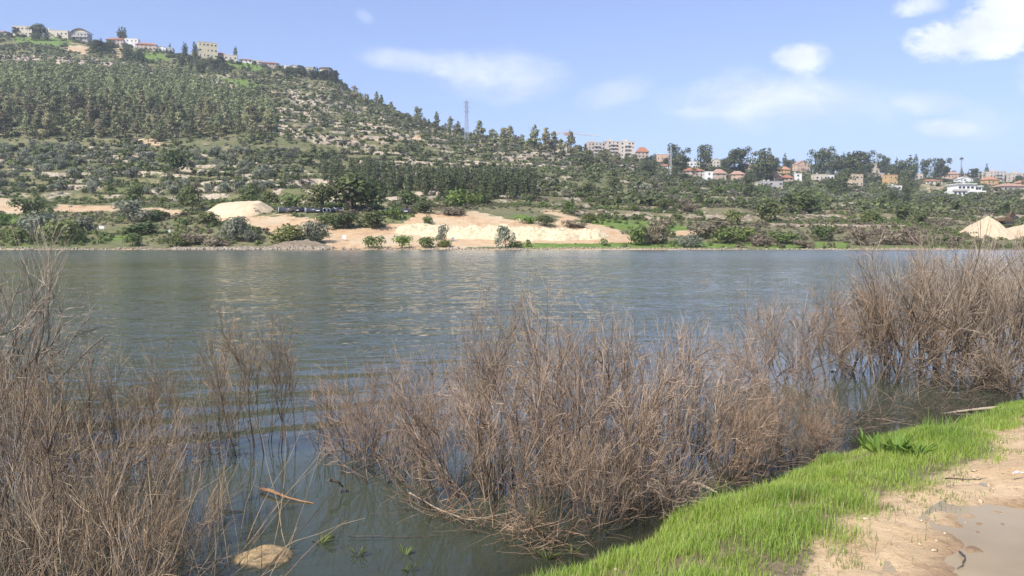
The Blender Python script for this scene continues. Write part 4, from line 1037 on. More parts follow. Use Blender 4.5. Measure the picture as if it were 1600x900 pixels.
def house(px, py, wp, hp, roof, colr_, st, yaw, label):
    x, y, z = ground_hit(px, py); m = mpp(y); W = wp * m * 0.98; Ht = hp * m; D = min(max(8.0, W * 0.7), 14.0)
    face = math.atan2(-x, y)                       # look toward the lake valley
    root = empty('house' if roof not in ('block',) else 'apartment_block', (x, y + D * 0.35, z), yaw)
    tag(root, label, 'house' if roof != 'block' else 'apartment block', 'houses on the hilltop' if px < 600 else 'houses of the suburb')
    wm = WALLS[colr_]; r_ = random.Random(px); sink = -4.0
    frac = {'hip': 0.36, 'gable': 0.34, 'arch': 0.3}.get(roof, 0.0); wall_h = Ht * (1 - frac); rh = Ht * frac
    body = BX()
    f0 = -D / 2
    if roof == 'villa':
        body.box(-W * .50, -W * .08, -D / 2, D / 2, sink, Ht * .42); body.box(-W * .30, W * .22, -D / 2 + 2.2, D / 2, Ht * .42, Ht * .94)
        body.box(-W * .08, W * .50, -D / 2 + 1.0, D / 2, sink, Ht * .42); body.box(W * .22, W * .44, -D / 2 + 3.5, D / 2, Ht * .42, Ht * .78)
        body.build('wall', wm, root)
        BX().box(-W * .34, W * .24, -D / 2 + 1.2, D / 2 + .4, Ht * .94, Ht).box(W * .24, W * .47, -D / 2 + 2.9, D / 2 + .4, Ht * .78, Ht * .84).build('roof', WALLS['white'], root)
        BX().box(-W * .52, -W * .04, -D / 2 - .9, -D / 2 - .003, Ht * .38, Ht * .44).box(-W * .52, -W * .04, -D / 2 - .9, -D / 2 - .8, Ht * .44, Ht * .52).build('balcony', M_slab, root)
        for fx_, zc, off in ((-.24, .68, 2.2), (-.13, .68, 2.2), (.0, .68, 2.2), (.12, .68, 2.2), (.30, .6, 3.5), (.38, .6, 3.5)):
            window(root, W * fx_, -D / 2 + off - .004, Ht * zc, 1.9, 1.5)
        for fx_, off in ((-.42, 0), (-.3, 0), (-.18, 0), (.06, 1.0), (.2, 1.0), (.34, 1.0), (.44, 1.0)):
            window(root, W * fx_, -D / 2 + off - .004, Ht * .2, 1.6, 1.3)
        return
    if roof == 'round':
        n_ = 14; vs = []; a0 = [math.pi + math.pi * i / n_ for i in range(n_ + 1)]
        for lv, (z0, z1, rr, mt, nm) in enumerate(((sink, Ht * .42, .46, wm, 'wall'), (Ht * .42, Ht * .50, .52, M_slab, 'balcony'), (Ht * .50, Ht * .86, .38, wm, 'wall'), (Ht * .86, Ht, .46, M_droof, 'roof'))):
            pts = [(math.cos(a) * W * rr, math.sin(a) * D * rr) for a in a0] + [(W * rr, D * .5), (-W * rr, D * .5)]; k = len(pts)
            BX().poly([(p_[0], p_[1], z0) for p_ in pts] + [(p_[0], p_[1], z1) for p_ in pts], [(i, (i + 1) % k, (i + 1) % k + k, i + k) for i in range(k)] + [tuple(range(k, 2 * k)), tuple(reversed(range(k)))]).build(nm, mt, root)
        for a in (-.24, 0, .24): window(root, W * a, -D * .47, Ht * .2, 1.4, 1.3)
        return
    body.box(-W / 2, W / 2, f0, D / 2, sink, wall_h)
    if roof == 'gable': body.poly([(-W / 2, f0, wall_h), (W / 2, f0, wall_h), (0, f0, wall_h + rh * .9)], [(0, 1, 2)]); body.poly([(-W / 2, D / 2, wall_h), (W / 2, D / 2, wall_h), (0, D / 2, wall_h + rh * .9)], [(2, 1, 0)])
    body.build('wall', wm, root)
    if roof in ('hip',):
        BX().hip(W, D, wall_h, rh, 0.6).build('roof', {'salmon': M_tile2, 'brownish': M_tile2, 'orange': M_tile3, 'grey': M_droof}.get(colr_, M_tile if r_.random() < .7 else M_tile2), root)
    elif roof == 'gable': BX().gable(W, D, wall_h, rh).build('roof', M_slab if colr_ != 'salmon' else M_tile2, root)
    elif roof == 'arch':
        n_ = 10; x_ = [(-W / 2 - 1.4) + (W + 2.8) * i / n_ for i in range(n_ + 1)]; zz = [wall_h + rh * math.sin(math.pi * i / n_) ** .8 for i in range(n_ + 1)]
        vs = [(x_[i], f0 - 1.6, zz[i]) for i in range(n_ + 1)] + [(x_[i], D / 2, zz[i]) for i in range(n_ + 1)] + [(x_[i], f0 - 1.6, zz[i] + .5) for i in range(n_ + 1)] + [(x_[i], D / 2, zz[i] + .5) for i in range(n_ + 1)]; k = n_ + 1
        fs = []
        for i in range(n_): fs += [(i, i + 1, k + i + 1, k + i), (2 * k + i, 3 * k + i, 3 * k + i + 1, 2 * k + i + 1), (i, 2 * k + i, 2 * k + i + 1, i + 1), (k + i, k + i + 1, 3 * k + i + 1, 3 * k + i)]
        BX().poly(vs, fs).build('roof', M_droof, root)
        gv = [(x_[i], f0 - .2, zz[i] - .02) for i in range(1, n_)] + [(W / 2, f0 - .2, wall_h), (-W / 2, f0 - .2, wall_h)]
        BX().poly(gv, [tuple(range(len(gv)))]).build('gable_wall', WALLS['cream'], root)
        bq = BX().box(-W / 2 - .8, W / 2 + .8, f0 - 1.6, f0 - .003, wall_h * .46, wall_h * .52)
        for i in range(5): bq.bar((-W / 2 + W * i / 4, f0 - 1.4, sink), (-W / 2 + W * i / 4, f0 - 1.4, wall_h), .15)
        bq.build('balcony', M_slab, root)
    else:
        BX().box(-W / 2 - .15, W / 2 + .15, f0 - .15, D / 2 + .15, wall_h, wall_h + .35).build('roof', M_slab if colr_ in ('grey', 'stone') else wm, root)
        if roof == 'block':
            bq = BX()
            for s_ in range(st - 1):
                zf = wall_h * (s_ + 1) / st
                bq.box(-W * .18, W * .22, f0 - 1.5, f0 - .003, zf - .1, zf + .1).box(-W * .18, W * .22, f0 - 1.5, f0 - 1.4, zf + .1, zf + 1.0)
            bq.build('balcony', M_slab, root)
            BX().box(-W * .3, -W * .05, -D * .2, D * .2, wall_h + .35, wall_h + 2.4).build('stair_tower', wm, root)
        if label.find('solar') >= 0 or r_.random() < .45:
            for k in range(1 + int(W > 11)):
                xx = -W * .2 + k * 3
                BX().bar((xx - .7, 0, wall_h + 1.3), (xx + .7, 0, wall_h + 1.3), .32, 8).box(xx - .6, xx - .5, -.1, .1, wall_h + .35, wall_h + 1.1).box(xx + .5, xx + .6, -.1, .1, wall_h + .35, wall_h + 1.1).build('water_tank', M_white, root)
    nw = max(1, min(5, int(W / 3.2)))
    for s_ in range(st):
        zc = wall_h * (s_ + .55) / st
        wh = min(1.5, wall_h / st * .5)
        for k in range(nw):
            if r_.random() < .88: window(root, -W / 2 + W * (k + .5) / nw + r_.uniform(-.2, .2), f0 - .004, zc, 1.0 if r_.random() < .5 else 1.7, round(wh, 1))
        window(root, -W / 2 - .004, 0, zc, 1.2, round(wh, 1), 1)
for h_ in HOUSES: house(*h_)

# ------------------------------------------------------------------ pylons, crane, masts
M_steel = simple('galvanised_steel', (0.42, 0.43, 0.44), (0.34, 0.35, 0.36), 4, 0.5, metal=0.3)
M_red = simple('crane_red_paint', (0.46, 0.24, 0.17), (0.38, 0.20, 0.14), 4, 0.5)
def lattice(bx, pts0, pts1, n, r):
    """four-leg lattice between two squares of corners"""
    P0 = [np.array(p_) for p_ in pts0]; P1 = [np.array(p_) for p_ in pts1]
    for k in range(4): bx.bar(P0[k], P1[k], r)
    for i in range(n):
        a = i / n; c_ = (i + 1) / n
        for k in range(4):
            j = (k + 1) % 4
            bx.bar(P0[k] * (1 - a) + P1[k] * a, P0[j] * (1 - c_) + P1[j] * c_, r * .6); bx.bar(P0[j] * (1 - a) + P1[j] * a, P0[k] * (1 - c_) + P1[k] * c_, r * .6)
            bx.bar(P0[k] * (1 - c_) + P1[k] * c_, P0[j] * (1 - c_) + P1[j] * c_, r * .6)
sq = lambda h, z: [(-h, -h, z), (h, -h, z), (h, h, z), (-h, h, z)]
def pylon(px, py, top, label, wpx):
    x, y, z = ground_hit(px, py); m = mpp(y); H = (py - top) * m; w_ = wpx * m / 2
    root = empty('lattice_pylon', (x, y, z - 1), 0.5); tag(root, label, 'pylon')
    bx = BX(); lattice(bx, sq(w_ * .62, 0), sq(w_ * .36, H * .72), 8, .10); lattice(bx, sq(w_ * .36, H * .72), sq(w_ * .32, H), 4, .10); bx.build('tower', M_steel, root)
    for k, zf in enumerate((.74, .85, .96)):
        a = BX(); L = w_ * 1.0
        for s_ in (-1, 1):
            a.bar((0, 0, H * zf), (s_ * L, 0, H * zf + .3), .12).bar((0, 0, H * zf + 1.4), (s_ * L, 0, H * zf + .3), .09).bar((s_ * L, 0, H * zf + .3), (s_ * L, 0, H * zf - 1.3), .09)
        a.build('cross_arm', M_steel, root)
pylon(729, 222, 158, 'tall grey lattice pylon standing on the ridge against the sky', 9)
pylon(1048, 276, 229, 'shorter lattice pylon among trees near the salmon house', 4)
x, y, z = at(890, 209, 790); zb = float(terr(x, y))
root = empty('tower_crane', (x, y, zb), 0.0); tag(root, 'tower crane with red cab and long pale jib above the ridge pines', 'crane')
bx = BX(); Hc = z - zb; lattice(bx, sq(.8, 0), sq(.8, Hc), 12, .16); bx.build('mast', M_steel, root)
m = mpp(790)
bx = BX(); lattice(bx, [(0, -.6, Hc), (0, .6, Hc), (0, .6, Hc + 1.1), (0, -.6, Hc + 1.1)], [(46 * m, -.4, Hc - 2.6), (46 * m, .4, Hc - 2.6), (46 * m, .4, Hc - 1.8), (46 * m, -.4, Hc - 1.8)], 14, .15); bx.build('jib', M_white, root)
bx = BX(); lattice(bx, [(0, -.6, Hc), (0, .6, Hc), (0, .6, Hc + 1.0), (0, -.6, Hc + 1.0)], [(-22 * m, -.6, Hc + .6), (-22 * m, .6, Hc + .6), (-22 * m, .6, Hc + 1.6), (-22 * m, -.6, Hc + 1.6)], 7, .15); bx.build('counter_jib', M_white, root)
BX().box(-22 * m, -19 * m, -.8, .8, Hc - 1.2, Hc + .5).build('counterweight', M_slab, root)
BX().box(-5.5, -.3, -1.2, 1.2, Hc - 1.6, Hc + 1.2).build('cab', M_red, root)
bx = BX(); bx.bar((0, 0, Hc), (0, 0, Hc + 4.5), .3).bar((0, 0, Hc + 4.5), (24 * m, 0, Hc - .2), .08).bar((0, 0, Hc + 4.5), (-20 * m, 0, Hc + 1.4), .08); bx.build('apex', M_red, root)
# poles
M_pole = simple('weathered_pole', (0.38, 0.34, 0.29), (0.28, 0.25, 0.21), 4, 0.8)
for (px, py, tp, lab) in [(176, 108, 82, 'thin lamp pole on the hillside above the pine wood'), (1045, 262, 236, 'lamp pole beside the low salmon house'), (1178, 300, 288, 'short lamp pole near the small yellow hut'), (1188, 300, 283, 'pale post near the long low grey building'), (1248, 292, 272, 'lamp pole before the white house with a green band'),
                          (1457, 290, 262, 'lamp pole behind the dark red roof'), (380, 300, 276, 'thin pole on the lower slope above the sand heap'), (1500, 282, 251, 'palm-like mast behind the dusty pink roof')]:
    x, y, z = ground_hit(px, py); H = (py - tp) * mpp(y); root = empty('lamp_pole', (x, y, z)); tag(root, lab, 'pole', 'poles on the slopes')
    BX().bar((0, 0, -.5), (0, 0, H), .13, 6).build('pole', M_pole, root); BX().bar((0, 0, H - .1), (1.0, -.6, H + .1), .09, 5).build('arm', M_pole, root); BX().box(.8, 1.5, -.85, -.5, H + .02, H + .22).build('lamp_head', M_steel, root)
# palms on the crest
for (px, py, tp, lab) in [(1052, 252, 223, 'tall palm rising over the crest trees beside the low pylon'), (1501, 284, 249, 'thin palm behind the dusty pink roofed house')]:
    x, y, z = ground_hit(px, py); H = (py - tp) * mpp(y); root = empty('palm_tree', (x, y, z)); tag(root, lab, 'palm tree')
    rr = np.random.default_rng(px); V, F = tubes(chains(rr, np.zeros((1, 3)), np.array([[0.02, 0, 1.0]]), np.array([H]), 6, 0, .01), np.linspace(.32, .22, 6)[None], 6); link('trunk', np_mesh('trunk', V, [(F, 0)], [M_bark], True), root)
    d = rnd_unit(rr, 38); d[:, 2] = np.abs(d[:, 2]) * .9 + .05; P = chains(rr, np.tile([[0, 0, H]], (38, 1)), d, np.full(38, 2.4), 6, -.28, .03); V, F = tubes(P, np.array([[.2, .28, .26, .2, .12, .03]]) * np.ones((38, 1)), 3); link('crown', np_mesh('crown', V, [(F, 0)], [M_cyp]), root)

# ------------------------------------------------------------------ heaps
M_sandh = simple('pale_sand', (0.52, 0.40, 0.25), (0.62, 0.50, 0.33), 0.8, 0.95, 0.4)
M_tan = simple('tan_sand', (0.47, 0.36, 0.23), (0.55, 0.43, 0.29), 1.1, 0.95, 0.6)
M_rub = simple('limestone_rubble', (0.64, 0.55, 0.36), (0.46, 0.36, 0.22), 1.5, 0.95, 1.0)
def heap(name, px, py, wp, hp, shape, mat, label, seed, depth=None, cat='heap', grp=None):
    x, y, z = ground_hit(px, py); m = mpp(y); W = wp * m / 2; H = hp * m; D = depth or max(3.0, W * .55)
    n = 70; a = np.linspace(-1.1, 1.1, n); A, Bq = np.meshgrid(a, a, indexing='ij'); A = A.ravel(); Bq = Bq.ravel()
    rr = np.hypot(A, Bq) * (1 + fbm(A * 1.7 + seed, Bq * 1.7, 3, seed) * .35)
    X_ = A * W + x * D * .8 / y; Y2 = Bq * D + D * .8
    if shape == 'cone': hh = H * np.clip(1 - rr, -.1, 1); hh = hh * (1 + 0.10 * np.sin(np.arctan2(Bq, A) * 17 + rr * 3) * rr)
    elif shape == 'flat': hh = H * np.clip((1 - rr) * 2.3, -.1, 1); hh = hh - H * .10 * (A + .4) ** 2 * (hh > 0)
    else: hh = H * np.clip(1 - rr ** 2, -.1, 1) ** .7 * (1 + fbm(A * 5, Bq * 5, 3, seed + 1) * 1.0) if False else H * (np.clip(1 - rr ** 2, 0, 1) ** .7) * (1 + fbm(A * 4, Bq * 4, 4, seed + 1) * 1.1) - .1 * (rr > 1)
    hh = hh + np.where(hh > 0, fbm(A * W / .5, Bq * D / .5, 3, seed) * (.45 if shape == 'rubble' else .26), 0)
    ed = rr > 1.0
    gz_ = terr(x + X_, y + Y2)
    V = np.stack([X_, Y2, gz_ - z + np.where(ed, -.35, hh - .05)], 1)
    F = grid_faces(n, n); keep = ~ed[F].all(1); F = F[keep]
    o = link(name, np_mesh(name, V, [(F, 0)], [mat], True), None, (x, y, z)); tag(o, label, cat, grp)
heap('sand_heap', 376, 337, 112, 15, 'flat', M_sandh, 'broad flat-topped heap of pale sand above the bare slope', 1, 9)
heap('sand_heap', 1543, 373, 74, 33, 'cone', M_tan, 'steep cone of pale sand behind the bare shrubs', 2, 8)
heap('sand_heap', 1600, 374, 90, 21, 'cone', M_tan, 'second lower cone of pale sand partly out of the picture', 3, 8)
for i, (px, py, wp, hp, lab) in enumerate([(652, 366, 64, 14, 'small pale rubble heap at the start of the row'), (692, 370, 76, 17, 'second rubble heap in the row, behind the small pale tree'), (735, 373, 80, 19, 'rounded rubble heap in the row, before the lone grey tree'),
                                           (778, 374, 84, 24, 'highest rubble heap of the row, behind the lone grey tree'), (828, 375, 84, 22, 'long rubble heap just past the lone grey tree'), (872, 375, 80, 21, 'rubble heap below the dark rounded bush'), (915, 374, 64, 18, 'last rubble heap of the row, tapering to the grass')]):
    heap('rubble_heap', px, py, wp * 1.15, hp * .62, 'rubble', M_rub, lab, 20 + i, 5.5, 'rubble heap', 'row of rubble heaps on the far bank')
heap('dead_brush_heap', 465, 388, 96, 9, 'rubble', simple('dead_brush', (0.25, 0.20, 0.14), (0.15, 0.12, 0.085), 2.5, 0.95, 1.0), 'brown mound of dead brush at the waterline', 41, 2.5, 'brush mound')
# stone bank along the waterline
rr = np.random.default_rng(9); Vs = []; Fs = []; o = 0
bxv = np.array(BX().box(-.5, .5, -.5, .5, -.5, .5).V); bxf = np.array(BX().box(-.5, .5, -.5, .5, -.5, .5).F)
for i in range(2600):
    px = rr.uniform(-40, 1500) if i > 1300 else rr.uniform(270, 520); x, y, z = at(px, 388, rr.uniform(151.6, 154.2)); y += rr.normal() * .3
    z = float(terr(x, y)); s_ = rr.uniform(.15, .55) * (1 if i < 1300 else .7)
    q = bxv * s_ * rr.uniform(.6, 1.3, 3) + rr.normal(size=(8, 3)) * s_ * .12; a = rr.uniform(0, 3); q = q @ np.array([[math.cos(a), math.sin(a), 0], [-math.sin(a), math.cos(a), 0], [0, 0, 1]])
    Vs.append(q + [x, y, z + s_ * .15]); Fs.append(bxf + o); o += 8
M_stone = simple('limestone', (0.36, 0.30, 0.23), (0.24, 0.20, 0.15), 1.2, 0.9, var=0)
tag(link('shore_stones', np_mesh('shore_stones', np.concatenate(Vs), [(np.concatenate(Fs), 0)], [M_stone])), 'countless rough stones along the far waterline', 'stones', None, 'stuff')
# scattered boulders on terraces
Vs = []; Fs = []; o = 0
x, y, z, px, py, r = cand(60000, 200, 780, seed=77); zt, _, _, ri, cl = terr(x, y, True)
idx = np.nonzero(((ri > 0.35) | (cl > .3) | (r.random(len(x)) < .02)) & front(x, y, z))[0][:1800]
for i in idx:
    s_ = r.uniform(.5, 1.7) * (1 + (y[i] > 500) * .4); q = bxv * s_ * r.uniform(.5, 1.4, 3) * [1.5, 1, .55] + r.normal(size=(8, 3)) * s_ * .14; a = r.uniform(0, 3); q = q @ np.array([[math.cos(a), math.sin(a), 0], [-math.sin(a), math.cos(a), 0], [0, 0, 1]])
    Vs.append(q + [x[i], y[i], z[i] + .1]); Fs.append(bxf + o); o += 8
tag(link('terrace_rocks', np_mesh('terrace_rocks', np.concatenate(Vs), [(np.concatenate(Fs), 0)], [M_stone])), 'limestone rocks strewn along the terraces of the hillside', 'rocks', None, 'stuff')

# ------------------------------------------------------------------ low terrace walls and tracks following the ground
def strip(name, pix, hgt, mat, label, cat, thick=.6, kind='thing', flat=False):
    P = []
    for (a, b_) in zip(pix[:-1], pix[1:]):
        n = max(2, int(abs(b_[0] - a[0]) / 4))
        for i in range(n): P.append(ground_hit(a[0] + (b_[0] - a[0]) * i / n, a[1] + (b_[1] - a[1]) * i / n))
    P = np.array(P); Y5 = np.convolve(np.pad(P[:, 1], 4, mode='edge'), np.ones(9) / 9, 'valid'); P[:, 0] *= Y5 / P[:, 1]; P[:, 1] = Y5; P[:, 2] = terr(P[:, 0], P[:, 1]); V = []
    for i, q in enumerate(P):
        j = 0 if flat else fbm(i * .7, 1.3, 2, 3) * hgt * .5
        if flat: V += [(q[0], q[1] - thick / 2, float(terr(q[0], q[1] - thick / 2)) + .12), (q[0], q[1] + thick / 2, float(terr(q[0], q[1] + thick / 2)) + .12)]
        else: V += [(q[0], q[1] - thick / 2, q[2] - .6), (q[0], q[1] - thick / 2 + .08, q[2] + hgt + j), (q[0], q[1] + thick / 2, q[2] + hgt + j), (q[0], q[1] + thick / 2, q[2] - .6)]
    k = 2 if flat else 4; F = []
    for i in range(len(P) - 1):
        for j in range(1 if flat else 3): F.append((i * k + j, (i + 1) * k + j, (i + 1) * k + j + 1, i * k + j + 1))
    if not flat: F += [(0, 1, 2, 3), tuple((len(P) - 1) * 4 + q for q in (3, 2, 1, 0))]
    o = link(name, np_mesh(name, np.array(V), [(np.array(F), 0)], [mat])); st_ = kind == 'structure'; tag(o, None if st_ else label, None if st_ else cat, None if st_ else 'low stone walls on fields and slopes', kind)
M_wall = simple('dry_stone_wall', (0.36, 0.29, 0.22), (0.20, 0.16, 0.12), 1.6, 0.95, 0.8)
for pix, h_, lab in [([(1200, 353), (1330, 355), (1420, 356)], 0.7, 'long reddish stone wall behind the shore bushes'), ([(1215, 346), (1300, 343), (1400, 342)], .5, 'stone wall across the brown field above the long wall'),
                     ([(930, 337), (990, 341), (1035, 345)], .9, 'stone wall above the grassy shelf before the solitary round tree'), ([(1040, 339), (1180, 341)], .5, 'low wall edging the field beside the solitary round tree'),
                     ([(1050, 296), (1180, 301)], .8, 'low pale wall under the lower suburb gardens'), ([(400, 198), (500, 200)], .9, 'pale terrace wall high above the plantation'),
                     ([(660, 242), (745, 246)], .9, 'pinkish terrace wall above the cypress rows'), ([(440, 255), (512, 256)], .9, 'terrace wall beside the first cypress stand'), ([(830, 282), (880, 284)], .9, 'short terrace wall under the ridge pines')]:
    strip('stone_wall', pix, h_, M_wall, lab, 'stone wall')
M_road = simple('pale_track', (0.52, 0.47, 0.38), (0.42, 0.37, 0.29), 0.6, 0.95)
strip('track', [(1510, 322), (1640, 321)], 0, M_road, '', '', 3.0, 'structure', True)
strip('track', [(1260, 313), (1420, 312)], 0, M_road, '', '', 2.5, 'structure', True)

# ------------------------------------------------------------------ black pipes
M_pipe = simple('black_plastic_pipe', (0.028, 0.030, 0.038), (0.045, 0.045, 0.055), 1.0, 0.35)
M_flange = simple('pale_pipe_collar', (0.34, 0.38, 0.41), (0.26, 0.30, 0.33), 3, 0.5)
def pipe(pxa, pxb, py, rpx, label, yaw=0.0, dy=0.0):
    x0, y0, z0 = ground_hit((pxa + pxb) / 2, py + 3); y0 += dy; m = mpp(y0); L = (pxb - pxa) * m / math.cos(yaw) / 2; R = rpx * m; z0 = CAMZ + (HORIZ - py) * m
    x0 = ((pxa + pxb) / 2 - 800) / FPX * y0
    root = empty('pipe', (x0, y0, z0), yaw); tag(root, label, 'pipe', 'black pipes lying above the bare bank')
    n = 20; ring = lambda x, r: [(x, r * math.cos(2 * math.pi * i / n), r * math.sin(2 * math.pi * i / n)) for i in range(n)]
    def tube(pr, nm, mt):
        V = []; F = []
        for (x, r) in pr: V += ring(x, r)
        for k in range(len(pr) - 1): F += [(k * n + i, k * n + (i + 1) % n, (k + 1) * n + (i + 1) % n, (k + 1) * n + i) for i in range(n)]
        BX().poly(V, F).build(nm, mt, root, True)
    tube([(-L, R * .86), (-L, R), (L, R), (L, R * .86), (-L, R * .86)], 'shell', M_pipe)
    for s_ in (-1, 1): tube([(s_ * L * 1.0, R * .80), (s_ * L * 1.0, R * 1.05), (s_ * (L - .2), R * 1.05), (s_ * (L - .2), R * 1.003)], 'collar', M_flange)
    BX().poly([(-R * .5 + L * .3, -R * 1.01, -R * .12), (R * .9 + L * .3, -R * 1.01, -R * .12), (R * .9 + L * .3, -R * 1.01, R * .16), (-R * .5 + L * .3, -R * 1.01, R * .16)], [(0, 1, 2, 3)]).build('label_sticker', M_white, root)
pipe(438, 479, 329, 4.6, 'long black pipe nearest the flat-topped sand heap', 0.10)
pipe(480, 508, 329.5, 4.2, 'black pipe butting against the long one, before the stack', 0.02)
pipe(511, 519, 329, 3.4, 'first short pipe seen nearly end on in the gap', 1.15)
pipe(517, 525, 329.5, 3.4, 'second short pipe seen nearly end on in the gap', 1.15)
pipe(524, 536, 328.5, 4.0, 'short black pipe behind the fresh bramble', 0.6)
pipe(551, 583, 327.5, 3.6, 'black pipe behind the long dark bush', 0.03, 4)
pipe(584, 612, 328, 3.2, 'thin looking black pipe between the long bush and the last pipe', -0.05, 5)
pipe(618, 644, 330.5, 4.6, 'last black pipe, lying alone above the orange bank', -0.06)

# ------------------------------------------------------------------ signs by the water and the digger
for (px, py, wp, hp, lab) in [(159, 360, 8, 6, 'small white sign on the far bank below the grey leaning tree'), (263, 365, 7, 4, 'small white sign on the far bank above the waterline bush'), (538, 377, 6, 8, 'white two-legged sign on the bare orange ground at the shore'),
                              (708, 377, 5, 5, 'small white sign on the shore in front of the rubble heaps'), (623, 374, 6, 5, 'pale sign behind the shoreline hedge')]:
    x, y, z = ground_hit(px, py); m = mpp(y); root = empty('sign', (x, y, z)); tag(root, lab, 'sign', 'white signs along the far shore')
    W = wp * m / 2; H = hp * m
    BX().box(-W, W, -.04, .04, H * .35, H + .15).build('board', M_white, root)
    for s_ in (-1, 1): BX().bar((s_ * W * .7, .06, -.3), (s_ * W * .7, .06, H), .045, 5).build('post', M_steel, root)
M_rust = simple('rusty_brown_paint', (0.20, 0.115, 0.06), (0.12, 0.075, 0.045), 2, 0.7)
M_darkm = simple('dark_metal', (0.05, 0.045, 0.04), (0.08, 0.07, 0.06), 2, 0.6)
x, y, z = ground_hit(1568, 366); y += 16; x = (1568 - 800) / FPX * y; z = CAMZ + (HORIZ - 350) * mpp(y)
root = empty('digger', (x, y, z), 0.35); tag(root, 'brown digger working behind the steep cone of sand', 'digger')
for s_ in (-1, 1):
    bx = BX(); yy = s_ * 1.0; bx.poly([(-1.7, yy - .3, .35), (-1.3, yy - .3, 0), (1.3, yy - .3, 0), (1.7, yy - .3, .35), (1.3, yy - .3, .75), (-1.3, yy - .3, .75), (-1.7, yy + .3, .35), (-1.3, yy + .3, 0), (1.3, yy + .3, 0), (1.7, yy + .3, .35), (1.3, yy + .3, .75), (-1.3, yy + .3, .75)],
             [(0, 1, 2, 3, 4, 5), (11, 10, 9, 8, 7, 6)] + [(i, i + 6, (i + 1) % 6 + 6, (i + 1) % 6) for i in range(6)]); bx.build('track', M_darkm, root)
BX().box(-1.9, 1.1, -1.2, 1.2, .85, 1.7).build('body', M_rust, root); c_ = BX().box(.1, 1.3, -1.18, -.2, 1.703, 2.7).build('cab', M_rust, root); BX().box(.25, 1.15, -1.2, -1.182, 1.9, 2.55).build('window', M_glass, c_)
bx = BX(); bx.bar((1.0, .3, 1.4), (2.6, .3, 3.4), .2).bar((2.6, .3, 3.4), (4.2, .3, 2.4), .16); bx.build('boom', M_rust, root); BX().poly([(3.9, -.2, 2.4), (4.6, -.2, 2.1), (4.4, -.2, 1.4), (3.8, -.2, 1.5), (3.9, .8, 2.4), (4.6, .8, 2.1), (4.4, .8, 1.4), (3.8, .8, 1.5)], [(0, 1, 2, 3), (7, 6, 5, 4), (0, 4, 5, 1), (1, 5, 6, 2), (2, 6, 7, 3), (3, 7, 4, 0)]).build('bucket', M_darkm, root)
print('built')

# ------------------------------------------------------------------ near: bare shrubs standing in the water
def twig_mat(name, c1, c2, dark):
    m, b = new_mat(name); tc_ = b.n('ShaderNodeTexCoord').outputs['Object']
    rp = b.n('ShaderNodeNewGeometry').outputs['Random Per Island']; ri = b.n('ShaderNodeObjectInfo').outputs['Random']
    n = b.noise(tc_, 3.0, 3, 0.6).outputs[0]
    c = b.mix(b.ramp(rp, 0, 1, 0, 1, False), c1, c2); c = b.mix(b.m('MULTIPLY', b.ramp(b.m('FRACT', b.m('MULTIPLY', rp, 17.3)), 0.55, 0.75), 0.85), c, dark)
    c = b.mix(b.ramp(n, 0.4, 0.7, 0, .35), c, dark)
    z_ = b.n('ShaderNodeSeparateXYZ', {0: pos(b)}).outputs[2]
    c = b.mix(b.ramp(z_, 0.10, 0.0, 0, 0.6), c, (0.05, 0.04, 0.03))          # soaked at the waterline
    hs = b.n('ShaderNodeHueSaturation', {'Color': c, 'Value': b.ramp(ri, 0, 1, 0.85, 1.15, False), 'Saturation': b.ramp(b.m('FRACT', b.m('MULTIPLY', ri, 5.3)), 0, 1, 0.85, 1.1, False)})
    p = b.n('ShaderNodeBsdfPrincipled', {'Base Color': hs.outputs[0], 'Roughness': 0.75, 'Specular IOR Level': 0.25}); finish(b, p.outputs[0]); return m
MT_a = twig_mat('reddish_bare_twigs', (0.60, 0.435, 0.285), (0.38, 0.245, 0.155), (0.060, 0.042, 0.032))
MT_g = twig_mat('grey_bare_twigs', (0.55, 0.44, 0.315), (0.37, 0.28, 0.195), (0.07, 0.054, 0.04))
MT_y = twig_mat('straw_bare_twigs', (0.56, 0.43, 0.275), (0.36, 0.25, 0.16), (0.06, 0.045, 0.032))
MT_s = twig_mat('dark_shrub_stems', (0.26, 0.19, 0.13), (0.15, 0.11, 0.08), (0.06, 0.045, 0.035))
